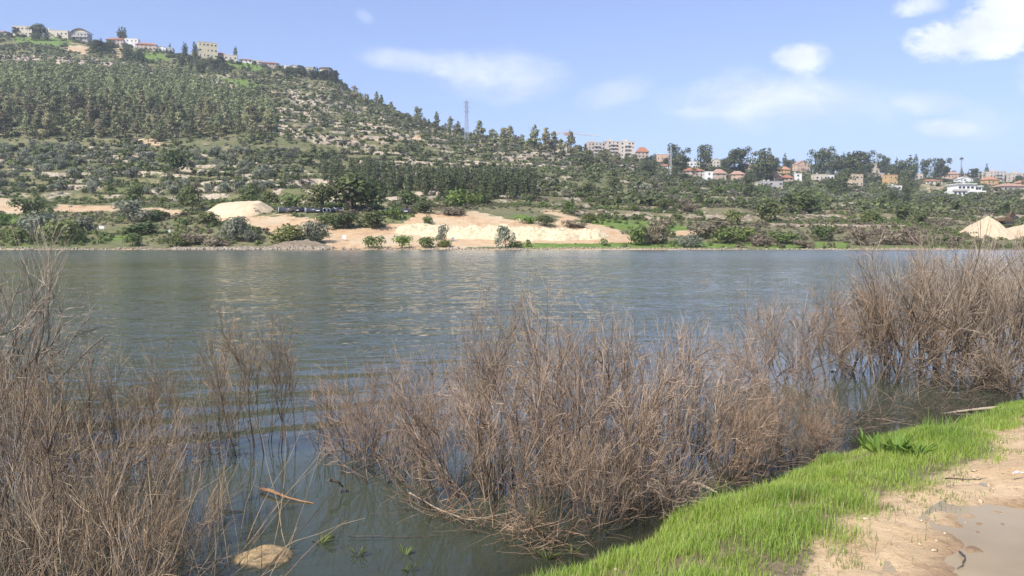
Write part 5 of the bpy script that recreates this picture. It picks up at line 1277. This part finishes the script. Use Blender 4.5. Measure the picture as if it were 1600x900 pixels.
def shrub_proto(seed, kind, mat):
    rng = np.random.default_rng(seed)
    H = 2.0
    cfg = dict(dense=dict(n0=10, tilt=0.66, p1=7, p2=5, p3=2, up=.075, wander=.18, r0=.018, l1=.42, l2=.24, l3=.12),
               tall=dict(n0=8, tilt=0.42, p1=8, p2=6, p3=2, up=.06, wander=.17, r0=.020, l1=.45, l2=.24, l3=.11),
               tangle=dict(n0=8, tilt=0.70, p1=8, p2=6, p3=2, up=.05, wander=.24, r0=.026, l1=.50, l2=.26, l3=.13),
               sapling=dict(n0=3, tilt=0.24, p1=8, p2=6, p3=2, up=.05, wander=.08, r0=.016, l1=.45, l2=.22, l3=.10),
               broom=dict(n0=15, tilt=0.48, p1=5, p2=4, p3=1, up=.03, wander=.11, r0=.008, l1=.36, l2=.20, l3=.10))[kind]
    n0 = cfg['n0']; a = rng.uniform(0, 6.28, n0); t_ = np.abs(rng.normal(cfg['tilt'], cfg['tilt'] * .45, n0)); s0 = np.stack([np.cos(a) * rng.uniform(0, .22, n0), np.sin(a) * rng.uniform(0, .22, n0), np.full(n0, -.35)], 1)
    d0 = np.stack([np.cos(a) * np.sin(t_), np.sin(a) * np.sin(t_), np.cos(t_)], 1); L0 = (H + .2) * rng.uniform(.62, 1.0, n0) * (1 - .12 * t_)
    P0 = chains(rng, s0, d0, L0, 9, cfg['up'], cfg['wander']); R0 = np.linspace(1, .2, 9)[None] * (cfg['r0'] * rng.uniform(.6, 1.25, n0))[:, None]
    def lvl(P, per, t0, t1, spread, L, K, r, up, wd):
        S, d, idx, tt = spawn(rng, P, per, t0, t1, spread); n = len(S)
        ln = L * H * rng.uniform(.55, 1.3, n) * (1.25 - .6 * tt); Q = chains(rng, S, d, ln, K, up, wd)
        return Q, np.linspace(1, .35, K)[None] * (r * rng.uniform(.7, 1.2, n) * (1.15 - .4 * tt))[:, None]
    P1, R1 = lvl(P0, cfg['p1'], .20, .97, .58, cfg['l1'], 6, cfg['r0'] * .45, .085, cfg['wander'] * .9)
    P2, R2 = lvl(P1, cfg['p2'], .22, .98, .62, cfg['l2'], 5, .0042, .06, cfg['wander'])
    P3, R3 = lvl(P2, cfg['p3'], .2, .95, .55, cfg['l3'], 4, .0030, .03, .12)
    V, F = tubes(P0, R0, 5); v, f = tubes(P1, R1, 4); stem = (np.concatenate([V, v]), np.concatenate([F, f + len(V)]))
    V, F = tubes(P2, R2, 3); v, f = tubes(P3, R3, 3); tw = (np.concatenate([V, v]), np.concatenate([F, f + len(V)]))
    allz = np.concatenate([P1[:, -1], P2[:, -1]]); Ht = np.percentile(allz[:, 2], 98.5); Wd = np.percentile(np.hypot(allz[:, 0], allz[:, 1]), 92)
    sm = mat if kind in ('sapling', 'broom') else MT_s
    return dict(stem=np_mesh('stems', stem[0], [(stem[1], 0)], [MT_s if kind not in ('broom',) else mat], True), twig=np_mesh('twigs', tw[0], [(tw[1], 0)], [mat], True), H=float(Ht), W=float(Wd))
SP = {('dense', 'a'): [shrub_proto(500 + i, 'dense', MT_a) for i in range(5)], ('tall', 'g'): [shrub_proto(520 + i, 'tall', MT_g) for i in range(3)], ('tangle', 'g'): [shrub_proto(530 + i, 'tangle', MT_g) for i in range(3)],
      ('sapling', 'y'): [shrub_proto(540 + i, 'sapling', MT_y) for i in range(2)], ('broom', 'y'): [shrub_proto(550 + i, 'broom', MT_y) for i in range(3)], ('dense', 'y'): [shrub_proto(560 + i, 'dense', MT_y) for i in range(3)]}
rn = random.Random(77)
def shrub(px, base, top, wpx, key, label, group=None, zb=0.0, lean=0.0):
    x, y, _ = on_z(px, base, zb); zt = CAMZ + (zpix(y, top) - CAMZ)
    h = (float(zt) - zb) * (1.0 if 'thicket' not in label or 'inside' not in label else rn.uniform(.78, 1.04)); pr = SP[key][rn.randrange(len(SP[key]))]; k = h / pr['H']; kw = (wpx / FPX * y) / 2 / pr['W']; kw = min(max(kw, k * .6), k * 1.5)
    o = empty('bare_shrub', (x, y, zb), rn.uniform(0, 6.28), (kw, kw, k)); 
    if lean: o.rotation_euler = (0, lean, 0)
    link('stems', pr['stem'], o); link('twigs', pr['twig'], o); tag(o, label, 'shrub', group)
D, T, TG, S_, BR, DY = ('dense', 'a'), ('tall', 'g'), ('tangle', 'g'), ('sapling', 'y'), ('broom', 'y'), ('dense', 'y')
GC = 'reddish bare shrubs of the middle thicket'
cen = [(512, 705, 585, 120, D, 'outermost reddish shrub of the middle thicket beside the open water gap'), (548, 735, 566, 130, D, 'reddish shrub at the gap-side edge of the middle thicket, standing over the bent dark stem'), (598, 748, 552, 140, D, None), (650, 765, 548, 140, D, None), (570, 690, 560, 130, D, None), (625, 705, 545, 130, D, None),
       (705, 780, 520, 150, D, None), (700, 705, 500, 130, D, None), (745, 690, 448, 150, T, 'tall pale thin-branched shrub rising from the middle thicket over the open lake'), (765, 800, 540, 160, D, None), (800, 750, 500, 150, D, None), (835, 812, 520, 170, D, None), (885, 790, 470, 170, D, None),
       (905, 720, 452, 170, D, 'tallest reddish shrub in the heart of the middle thicket'), (845, 705, 470, 150, D, None), (945, 805, 510, 170, D, None), (965, 745, 478, 150, D, None), (1005, 785, 540, 160, D, None), (1020, 722, 500, 140, D, None), (1062, 772, 560, 150, D, None), (1082, 712, 535, 140, D, None),
       (1122, 750, 580, 140, D, None), (1140, 700, 560, 130, D, None), (1182, 736, 605, 140, D, 'reddish shrub of the middle thicket hugging the grass edge'), (1232, 716, 628, 150, TG, 'low wide-spreading shrub whose branches reach over the shallow cove'), (872, 835, 640, 170, D, 'low shrub at the very front of the middle thicket above the mud'), (935, 830, 650, 160, D, 'low shrub at the front of the middle thicket touching the grass'),
       (725, 800, 640, 150, D, None), (1005, 805, 650, 140, D, None), (1200, 690, 588, 120, D, None), (1092, 668, 545, 120, D, None), (1150, 655, 560, 110, D, None), (655, 650, 545, 100, D, None), (780, 650, 500, 120, D, None), (950, 660, 500, 120, D, None)]
cen += [(1262, 700, 612, 120, D, 'wispy shrub closing the middle thicket beside the cove'), (1285, 712, 645, 90, D, 'last low wispy shrub of the middle thicket, over the cove'), (1228, 672, 585, 110, D, 'wispy shrub behind the low spreading one at the cove')]
for i_, (px, b_, t_, w_, k, lab) in enumerate(cen):
  if lab or i_ % 4 != 3: shrub(px, b_, t_, w_, k, lab or 'reddish brown bare shrub inside the dense middle thicket standing in water', GC)
GR = 'grey brown shrubs of the far thicket'
rgt = [(1150, 604, 515, 100, D, 'first low shrub of the far thicket beside open lake'), (1198, 588, 448, 100, D, 'slim tall shrub at the lake end of the far thicket'), (1240, 602, 450, 110, D, None), (1288, 592, 430, 120, D, None), (1330, 582, 402, 130, T, None), (1372, 600, 410, 130, D, None), (1402, 578, 380, 140, T, None), (1440, 590, 365, 150, TG, 'tall shrub with thick forked grey stems in the far thicket'),
       (1482, 575, 362, 140, T, None), (1522, 592, 352, 160, TG, 'tall tangled shrub in front of the sand cones'), (1562, 600, 362, 150, T, None), (1602, 590, 350, 150, TG, None), (1655, 600, 350, 150, T, None), (1350, 560, 420, 110, D, None), (1452, 556, 385, 120, T, None), (1552, 556, 372, 130, T, None), (1300, 555, 440, 90, D, None), (1400, 548, 400, 100, T, None),
       (1500, 545, 390, 110, T, None), (1600, 550, 372, 120, T, None), (1500, 606, 530, 170, TG, 'low sprawling tangle of twigs before the far thicket'), (1590, 614, 540, 170, TG, 'low sprawling tangle of twigs beside the floating log'), (1262, 618, 560, 80, D, 'small shrub standing between the middle and far thickets'), (1185, 618, 545, 90, D, 'small shrub behind the middle thicket before the far one'), (1700, 620, 420, 160, TG, None)]
for (px, b_, t_, w_, k, lab) in rgt: shrub(px, b_, t_, w_, k, lab or 'grey brown bare shrub inside the dense far thicket', GR)
GL = 'straw coloured shrubs of the side thicket'
lft = [(8, 700, 350, 180, T, 'tall pale grey shrub reaching above the far shoreline at the picture edge'), (-45, 730, 365, 200, T, None), (60, 745, 520, 150, DY, None), (110, 735, 530, 130, DY, None), (160, 725, 560, 120, DY, None), (205, 722, 548, 120, DY, None), (250, 735, 560, 120, BR, None), (300, 735, 540, 110, S_, 'spindly shrub at the lake side of the side thicket'), (338, 705, 548, 100, DY, None),
       (393, 712, 462, 100, S_, 'thin forked sapling standing clear in the water beside the side thicket'), (428, 705, 486, 90, S_, 'second thin sapling in the water nearest the open gap'), (462, 700, 505, 80, S_, 'fourth thin sapling, last before the open gap'), (412, 690, 478, 90, S_, 'faint sapling between the forked one and the open gap'), (350, 640, 500, 80, S_, 'faint thin sapling farthest out in front of the side thicket'), (372, 690, 492, 80, S_, 'third thin sapling close behind the forked one'), (60, 830, 580, 200, DY, None), (135, 850, 600, 190, DY, None), (205, 840, 610, 170, DY, None), (275, 822, 620, 140, BR, 'straw shrub at the water gap behind the flat tan rock'),
       (30, 905, 600, 240, DY, None), (115, 930, 650, 220, DY, None), (195, 950, 690, 200, DY, None), (265, 925, 720, 150, DY, None), (-30, 960, 520, 300, T, None), (90, 1000, 620, 260, DY, None), (170, 1030, 720, 240, BR, None), (312, 860, 730, 90, BR, 'small straw shrub next to the flat tan rock'), (0, 780, 480, 180, DY, None)]
for (px, b_, t_, w_, k, lab) in lft: shrub(px, b_, t_, w_, k, lab or 'straw coloured bare shrub inside the dense side thicket in the shallows', GL)
# tips of a drowned shrub out in the lake
shrub(1100, 446, 433, 40, BR, 'faint patch of drowned shrub tips out in the open lake')

# ---- leaning dry stalks in the bottom corner
rng = np.random.default_rng(7); n = 170
st = np.stack([rng.uniform(-4.6, -1.7, n), rng.uniform(3.4, 6.2, n), np.full(n, -.2)], 1); dd = np.stack([rng.normal(.35, .35, n), rng.normal(.1, .3, n), np.ones(n)], 1)
P = chains(rng, st, dd, rng.uniform(.7, 1.5, n), 8, -.05, .10); V, F = tubes(P, np.linspace(1, .3, 8)[None] * rng.uniform(.0025, .005, n)[:, None], 4)
tag(link('dry_stalks', np_mesh('dry_stalks', V, [(F, 0)], [MT_y], True)), 'matted dry stalks filling the shallows under the side thicket', 'dry stalks', None, 'stuff')
# fallen fine twigs matted at the feet of the middle thicket
n = 750; pxs = rng.uniform(640, 1290, n); shy = np.interp(pxs, [640, 850, 1000, 1150, 1300], [800, 868, 808, 762, 705]); pys = shy - np.abs(rng.normal(0, 26, n)) + 6
pp = np.array([on_z(a, c, 0) for a, c in zip(pxs, pys)]); pp[:, 2] = rng.uniform(-.03, .10, n)
dd = rnd_unit(rng, n); dd[:, 2] = np.abs(dd[:, 2]) * .35
P = chains(rng, pp, dd, rng.uniform(.12, .5, n), 6, -.02, .18); V, F = tubes(P, np.linspace(1, .3, 6)[None] * rng.uniform(.0015, .0035, n)[:, None], 3)
tag(link('fallen_twigs', np_mesh('fallen_twigs', V, [(F, 0)], [MT_a], True)), 'matted fallen twigs along the muddy edge below the middle thicket', 'twigs', None, 'stuff')

n = 420; pxs = rng.uniform(1290, 1680, n); shy = np.interp(pxs, [1290, 1400, 1600, 1700], [690, 672, 622, 610]); pys = shy - rng.uniform(0, 62, n) * np.interp(pxs, [1290, 1420], [.3, 1])
pp = np.array([on_z(a, c, 0) for a, c in zip(pxs, pys)]); pp[:, 2] = rng.uniform(-.03, .12, n); dd = rnd_unit(rng, n); dd[:, 2] = np.abs(dd[:, 2]) * .4
P = chains(rng, pp, dd, rng.uniform(.2, .9, n), 7, -.02, .2); V, F = tubes(P, np.linspace(1, .3, 7)[None] * rng.uniform(.002, .006, n)[:, None], 3)
tag(link('fallen_twigs', np_mesh('fallen_twigs', V, [(F, 0)], [MT_s], True)), 'matted dark twigs floating in the cove below the far thicket', 'twigs', None, 'stuff')

# ------------------------------------------------------------------ grass
def blades(n, seed, dens, hmin, hmax, wid):
    r = np.random.default_rng(seed)
    x = r.uniform(-1.5, 14.5, n); y = r.uniform(2.0, 17.5, n)
    z, s, pth, pd = near_h(x, y)
    d = dens(x, y, s, pth, pd); ok = r.random(n) < d; x, y, z, s = x[ok], y[ok], z[ok], s[ok]; m_ = len(x)
    h = r.uniform(hmin, hmax, m_) * (0.35 + 1.7 * np.clip(fbm(x * 1.8, y * 1.8, 4, 88) + .35, 0, 1)) ; a = r.uniform(0, 6.28, m_); ln = r.uniform(.1, .75, m_) * h
    la = a + r.uniform(-.6, .6, m_) + 0; bx_, by_ = np.cos(la) * ln, np.sin(la) * ln
    wx, wy = -np.sin(a) * wid * r.uniform(.6, 1.3, m_), np.cos(a) * wid * r.uniform(.6, 1.3, m_)
    b0 = np.stack([x - wx, y - wy, z - .01], 1); b1 = np.stack([x + wx, y + wy, z - .01], 1)
    c0 = np.stack([x - wx * .8 + bx_ * .35, y - wy * .8 + by_ * .35, z + h * .6], 1); c1 = np.stack([x + wx * .8 + bx_ * .35, y + wy * .8 + by_ * .35, z + h * .6], 1)
    tp_ = np.stack([x + bx_, y + by_, z + h * .97], 1)
    V = np.stack([b0, b1, c1, c0, tp_], 1).reshape(-1, 3); o = np.arange(m_)[:, None] * 5
    return V, np.concatenate([o + [0, 1, 2, 3]], 1), np.concatenate([o + [3, 2, 4]], 1)
def grass_mat(name, c1, c2, c3):
    m, b = new_mat(name); ps = pos(b); rp = b.n('ShaderNodeNewGeometry').outputs['Random Per Island']; n = b.noise(ps, 1.3, 3, .6).outputs[0]
    c = b.mix(b.ramp(rp, 0, 1, 0, 1, False), c1, c2); c = b.mix(b.ramp(n, .45, .68, 0, .7), c, c3); c = b.mix(b.ramp(b.m('FRACT', b.m('MULTIPLY', rp, 23.7)), .88, .92, 0, .85), c, (0.42, 0.36, 0.18))
    p = b.n('ShaderNodeBsdfPrincipled', {'Base Color': c, 'Roughness': .5, 'Specular IOR Level': .35}); tr = b.n('ShaderNodeBsdfTranslucent', {0: c}); mx = b.n('ShaderNodeMixShader', {0: .38, 1: p.outputs[0], 2: tr.outputs[0]}); finish(b, mx.outputs[0]); return m
M_grass_ = grass_mat('fresh_grass', (0.25, 0.38, 0.05), (0.40, 0.50, 0.10), (0.18, 0.31, 0.04))
vis = lambda x, y: ((x / np.maximum(y, .5)) > -0.75) & ((x / np.maximum(y, .5)) < 0.80) & (y > 3.6)
def d_main(x, y, s, pth, pd):
    clump = .06 + .94 * sstep(fbm(x * 2.6, y * 2.6, 3, 89), -.28, .05)
    return sstep(s, -0.02, 0.14) * (1 - sstep(pth + fbm(x * 3, y * 3, 3, 95) * .5, -0.45, 0.10)) * clump * vis(x, y)
def d_edge(x, y, s, pth, pd):
    tuft = sstep(fbm(x * 4.2, y * 4.2, 3, 90), .05, .2)
    return sstep(s, .2, .4) * (1 - sstep(pth, .1, .7)) * tuft * sstep(pd, .15, .4) * vis(x, y)
V, Fq, Ft = blades(2300000, 3, d_main, .03, .115, .0021)
tag(link('grass', np_mesh('grass', V, [(Fq, 0), (Ft, 0)], [M_grass_])), 'bright green grass strip between the water and the sandy path', 'grass', None, 'stuff')
print('grass', len(Fq))
V, Fq, Ft = blades(500000, 4, d_edge, .02, .055, .0024)
tag(link('grass', np_mesh('grass', V, [(Fq, 0), (Ft, 0)], [grass_mat('thin_grass', (0.20, 0.30, 0.06), (0.30, 0.33, 0.11), (0.16, 0.24, 0.05))])), 'thin sparse grass creeping into the sandy path', 'grass', None, 'stuff')
def d_tuft(x, y, s, pth, pd):
    return sstep(s, -.1, .1) * (1 - sstep(pth, -.5, -.1)) * sstep(fbm(x * 1.7, y * 1.7, 3, 97), .10, .22) * vis(x, y) * .5
V, Fq, Ft = blades(500000, 6, d_tuft, .12, .26, .0028)
tag(link('grass', np_mesh('grass', V, [(Fq, 0), (Ft, 0)], [grass_mat('tuft_grass', (0.20, 0.32, 0.05), (0.33, 0.42, 0.09), (0.15, 0.26, 0.04))])), 'longer tufts of grass standing out of the green strip', 'grass', None, 'stuff')
def d_straw(x, y, s, pth, pd):
    return sstep(s, -.12, .05) * (1 - sstep(pth, -.1, .5)) * (.15 + .85 * sstep(fbm(x * 2.2, y * 2.2, 3, 98), .0, .2)) * vis(x, y) * .25
V, Fq, Ft = blades(260000, 7, d_straw, .03, .12, .0022)
tag(link('dry_grass', np_mesh('dry_grass', V, [(Fq, 0), (Ft, 0)], [grass_mat('dead_grass', (0.45, 0.37, 0.19), (0.36, 0.28, 0.15), (0.28, 0.22, 0.12))])), 'dead straw blades mixed into the green strip', 'dry grass', None, 'stuff')
# pebbles and crumbs on the path
n = 5200; x = rng.uniform(1.5, 13, n * 3); y = rng.uniform(4, 15, n * 3); z, s, pth, pd = near_h(x, y); ok = (pth > -.25) & (pd > .03) & (x / y < .85); x, y, z = x[ok][:n], y[ok][:n], z[ok][:n]; n = len(x)
ico = np.array([(0, 0, 1), (.9, 0, .3), (.28, .85, .3), (-.72, .53, .3), (-.72, -.53, .3), (.28, -.85, .3), (0, 0, -.5)]); icf = np.array([(0, 1, 2), (0, 2, 3), (0, 3, 4), (0, 4, 5), (0, 5, 1), (6, 2, 1), (6, 3, 2), (6, 4, 3), (6, 5, 4), (6, 1, 5)])
s_ = rng.exponential(.006, n).clip(.002, .035); Q = ico[None] * s_[:, None, None] * rng.uniform(.6, 1.4, (n, 1, 3)) + rng.normal(size=(n, 7, 3)) * s_[:, None, None] * .15; Q[:, :, 2] *= .6; Q += np.stack([x, y, z], 1)[:, None]
tag(link('pebbles', np_mesh('pebbles', Q.reshape(-1, 3), [((icf[None] + np.arange(n)[:, None, None] * 7).reshape(-1, 3), 0)], [simple('path_pebbles', (0.62, 0.50, 0.35), (0.40, 0.29, 0.18), 30, .9)])), 'small pebbles and crumbs of earth on the sandy path', 'pebbles', None, 'stuff')

# ------------------------------------------------------------------ small single things
def gz_at(x, y): return float(near_h(np.array([x]), np.array([y]))[0][0])
def stick(name, pts, r0, mat, label, cat='stick'):
    P = np.array(pts, float); t_ = np.linspace(0, 1, len(P)); tt = np.linspace(0, 1, 14); Q = np.stack([np.interp(tt, t_, P[:, i]) for i in range(3)], 1)[None]; Q[0, :, 0] += fbm(tt * 4, tt * 0 + r0 * 99, 3, 5) * .05; Q[0, :, 2] += fbm(tt * 5, tt * 0 + r0 * 77, 3, 6) * .02
    V, F = tubes(Q, (r0 * (1 - .75 * tt))[None], 6); k = 14; F = list(map(tuple, F.tolist())) + [(0, 1, 2, 3, 4, 5)]
    me = bpy.data.meshes.new(name); me.from_pydata([tuple(v) for v in V.tolist()], [], F); me.materials.append(mat); me.shade_smooth(); tag(link(name, me), label, cat)
M_stk = simple('wet_orange_wood', (0.34, 0.19, 0.09), (0.22, 0.11, 0.055), 8, .6); M_dst = simple('dark_wet_wood', (0.07, 0.055, 0.04), (0.11, 0.085, 0.06), 8, .5); M_gst = simple('bleached_wood', (0.45, 0.37, 0.27), (0.33, 0.26, 0.18), 8, .8)
w0 = lambda px, py, z=0.0: on_z(px, py, z)
stick('floating_branch', [w0(408, 764, .03), w0(430, 770, .035), w0(450, 778, .025), w0(492, 787, .0)], .022, M_stk, 'orange brown branch floating near the thin saplings', 'branch')
stick('floating_stick', [w0(345, 796, .01), w0(362, 798, .015), w0(385, 798, .01)], .010, M_dst, 'short dark stick floating behind the flat tan rock')
stick('bent_stem', [w0(515, 750, .16), w0(530, 755, .12), w0(537, 760, .04), w0(512, 800, -.1)], .016, M_dst, 'dark bent stem dipping into the water at the thicket edge', 'branch')
stick('floating_log', [w0(1700, 628, .05), w0(1600, 634, .06), w0(1540, 638, .04), w0(1470, 646, -.01)], .042, M_gst, 'weathered log lying at the water edge beyond the grass', 'log')
stick('broken_branch', [w0(1085, 755, .10), w0(1105, 762, .13), w0(1122, 770, .12)], .022, M_gst, 'pale broken branch stub lodged at the grass edge', 'branch')
stick('fallen_branch', [w0(640, 770, .03), w0(680, 795, .05), w0(730, 812, .08), w0(800, 800, .1)], .008, M_gst, 'long thin branch trailing over the water before the middle thicket', 'branch')
stick('fallen_branch', [w0(545, 838, .02), w0(640, 838, .01), w0(690, 836, .01)], .004, M_dst, 'hair-thin straight stem afloat in the open water gap', 'branch')
stick('twig', [w0(1478, 748, .55), w0(1505, 749, .53), w0(1542, 747, .53)], .007, M_dst, 'thin dark twig lying on the sandy path', 'twig')
stick('twig', [w0(1500, 862, .475), w0(1506, 870, .48), w0(1503, 880, .48), w0(1496, 888, .475)], .007, M_dst, 'curved brown twig stranded in the puddle', 'twig')
stick('twig', [w0(1584, 739, .55), w0(1602, 737, .55)], .010, M_white, 'short white stick on the path beside the puddle', 'stick')
stick('twig', [w0(1245, 800, .42), w0(1262, 794, .47)], .006, M_gst, 'short straw stem lying in the grass strip', 'twig')
# flat tan rock just breaking the surface
rx, ry, _ = on_z(408, 874, 0); n = 90; a = np.linspace(-1.15, 1.15, n); A, Bq = np.meshgrid(a, a, indexing='ij'); A = A.ravel(); Bq = Bq.ravel(); rr = np.hypot(A, Bq) * (1 + fbm(A * 1.3 + 5, Bq * 1.3, 3, 8) * .5)
hh = .12 * np.clip(1 - rr ** 2.2, -3, 1) - .045 + fbm(A * 2.2, Bq * 2.2, 5, 12) * .09 - .3 * np.clip(rr - .9, 0, 1)
V = np.stack([A * .34 + Bq * .03, Bq * .20 - A * .05, hh], 1)
mR, b = new_mat('tan_rock'); tc_ = b.n('ShaderNodeTexCoord').outputs['Object']; n1_ = b.noise(tc_, 9, 6, .65).outputs[0]; n2_ = b.noise(tc_, 38, 4, .6).outputs[0]
cR = b.mix(b.ramp(n1_, .35, .65), (0.42, 0.30, 0.15), (0.30, 0.205, 0.10)); cR = b.mix(b.ramp(n2_, .60, .70), cR, (0.07, 0.05, 0.03)); cR = b.mix(b.ramp(b.n('ShaderNodeSeparateXYZ', {0: pos(b)}).outputs[2], .022, .004), cR, (0.10, 0.075, 0.04)); bp = b.n('ShaderNodeBump', {'Height': n2_, 'Strength': .6, 'Distance': .01})
finish(b, b.n('ShaderNodeBsdfPrincipled', {'Base Color': cR, 'Roughness': .7, 'Normal': bp.outputs[0]}).outputs[0])
tag(link('flat_rock', np_mesh('flat_rock', V, [(grid_faces(n, n), 0)], [mR], True), None, (rx, ry, 0)), 'flat tan rock just breaking the water beside the side thicket', 'rock')
# broad-leaved weeds
def weed(px, py, zb, nl, L, label, mat, wid=.15, up=.9, name='broad_leaved_weed', seed=1):
    x, y, _ = on_z(px, py, zb); z = max(gz_at(x, y), 0) if zb > 0 else 0
    r = np.random.default_rng(seed); root = empty(name, (x, y, z)); tag(root, label, 'weed')
    for i in range(nl):
        a = r.uniform(0, 6.28); t_ = r.uniform(.15, up); l = L * r.uniform(.6, 1.1); K = 7
        P = chains(r, np.array([[math.cos(a) * .02, math.sin(a) * .02, 0]]), np.array([[math.cos(a) * t_, math.sin(a) * t_, 1.0]]), np.array([l]), K, -.12, .04)[0]
        sd_ = np.array([-math.sin(a), math.cos(a), 0]); wv_ = wid * l * np.sin(np.linspace(.12, 1, K) * math.pi) ** .8 * .5 + .001
        V = np.concatenate([P - sd_ * wv_[:, None], P + np.array([0, 0, -.012]), P + sd_ * wv_[:, None]]); F = []
        for k in range(K - 1): F += [(k, k + 1, K + k + 1, K + k), (K + k, K + k + 1, 2 * K + k + 1, 2 * K + k)]
        link('leaf', np_mesh('leaf', V, [(np.array(F), 0)], [mat], True), root)
M_dock = grass_mat('dock_leaf', (0.13, 0.23, 0.035), (0.20, 0.31, 0.055), (0.09, 0.17, 0.03))
weed(1372, 708, .30, 26, .24, 'broad-leaved weed at the water side of the grass strip', M_dock, seed=2)
weed(1402, 712, .35, 26, .25, 'darker broad-leaved weed in the middle of the weed patch', M_dock, seed=3)
weed(1432, 716, .38, 22, .20, 'broad-leaved weed nearest the sandy path', M_dock, seed=4)
weed(1352, 690, .15, 9, .26, 'tall thin-leaved weed leaning over the cove', M_dock, .12, seed=5)
M_spr = grass_mat('sprout_leaf', (0.16, 0.21, 0.06), (0.22, 0.26, 0.09), (0.13, 0.15, 0.06))
for i, (px, py, zb, L, lab) in enumerate([(560, 868, 0, .16, 'small leafy sprout rising from the water beyond the tan rock'), (632, 868, 0, .15, 'small leafy sprout standing alone in the water'), (500, 850, 0, .2, 'thin leafy sprout beside the tan rock'), (855, 862, .05, .22, 'leafy green sprout at the muddy tip of the grass strip'),
                                         (838, 800, .05, .24, 'leafy sprout among the front twigs of the middle thicket'), (640, 892, 0, .14, 'leafy sprout at the bottom edge of the water'), (895, 845, .1, .16, 'low green sprout where grass meets the front twigs')]):
    weed(px, py, zb, 10, L * .6, lab, M_spr, .10, 1.1, 'water_sprout', 10 + i)
# litter
for (px, py, z_, lab) in [(1301, 580, .02, 'scrap of white litter floating in the far thicket'), (1520, 556, .03, 'white plastic piece caught in the far thicket'), (1524, 567, .03, 'second white plastic piece caught in the far thicket')]:
    x, y, _ = on_z(px, py, 0); r = np.random.default_rng(px); s_ = .06 if px < 1400 else .14
    V = np.array([[a, c, 0] for a in (-1, -.3, .4, 1) for c in (-.4, 0, .4)]) * s_ + r.normal(size=(12, 3)) * s_ * .15 + [0, 0, .02]
    V2 = np.concatenate([V, V - [0, 0, .012]]); F = grid_faces(4, 3)
    tag(link('litter', np_mesh('litter', V2, [(F, 0), (F[:, ::-1] + 12, 0)], [M_white]), None, (x, y, 0)), lab, 'litter')
# pale stones in the grass
for (px, py, z_, s_, lab) in [(1215, 778, .3, .022, 'small pale stone in the grass strip beside the mud'), (1128, 805, .3, .022, 'pale stone at the muddy lip of the grass strip'), (1300, 782, .45, .014, 'tiny white pebble in the grass near the path'), (962, 878, .3, .02, 'flat pale stone low in the grass strip')]:
    x, y, _ = on_z(px, py, z_); z = gz_at(x, y); r = np.random.default_rng(px); V = ico * s_ * r.uniform(.8, 1.5, 3) + r.normal(size=(7, 3)) * s_ * .1
    tag(link('stone', np_mesh('stone', V, [(icf, 0)], [M_gst], True), None, (x, y, z + s_ * .3)), lab, 'stone')

# ------------------------------------------------------------------ haze
if HAZE > 0:
    mh = bpy.data.materials.new('haze'); mh.use_nodes = True; tr_ = mh.node_tree; tr_.nodes.clear(); b = NB(tr_)
    pv = b.n('ShaderNodeVolumePrincipled', {'Color': (0.80, 0.88, 1.0, 1), 'Density': HAZE, 'Anisotropy': 0.2})
    o_ = b.n('ShaderNodeOutputMaterial'); tr_.links.new(pv.outputs[0], o_.inputs['Volume'])
    BX().box(-3300, 3300, -3100, 5300, -200, 290).build('haze', mh)
    tag(bpy.data.objects['haze'], 'faint bluish haze in the air', 'haze', None, 'stuff')
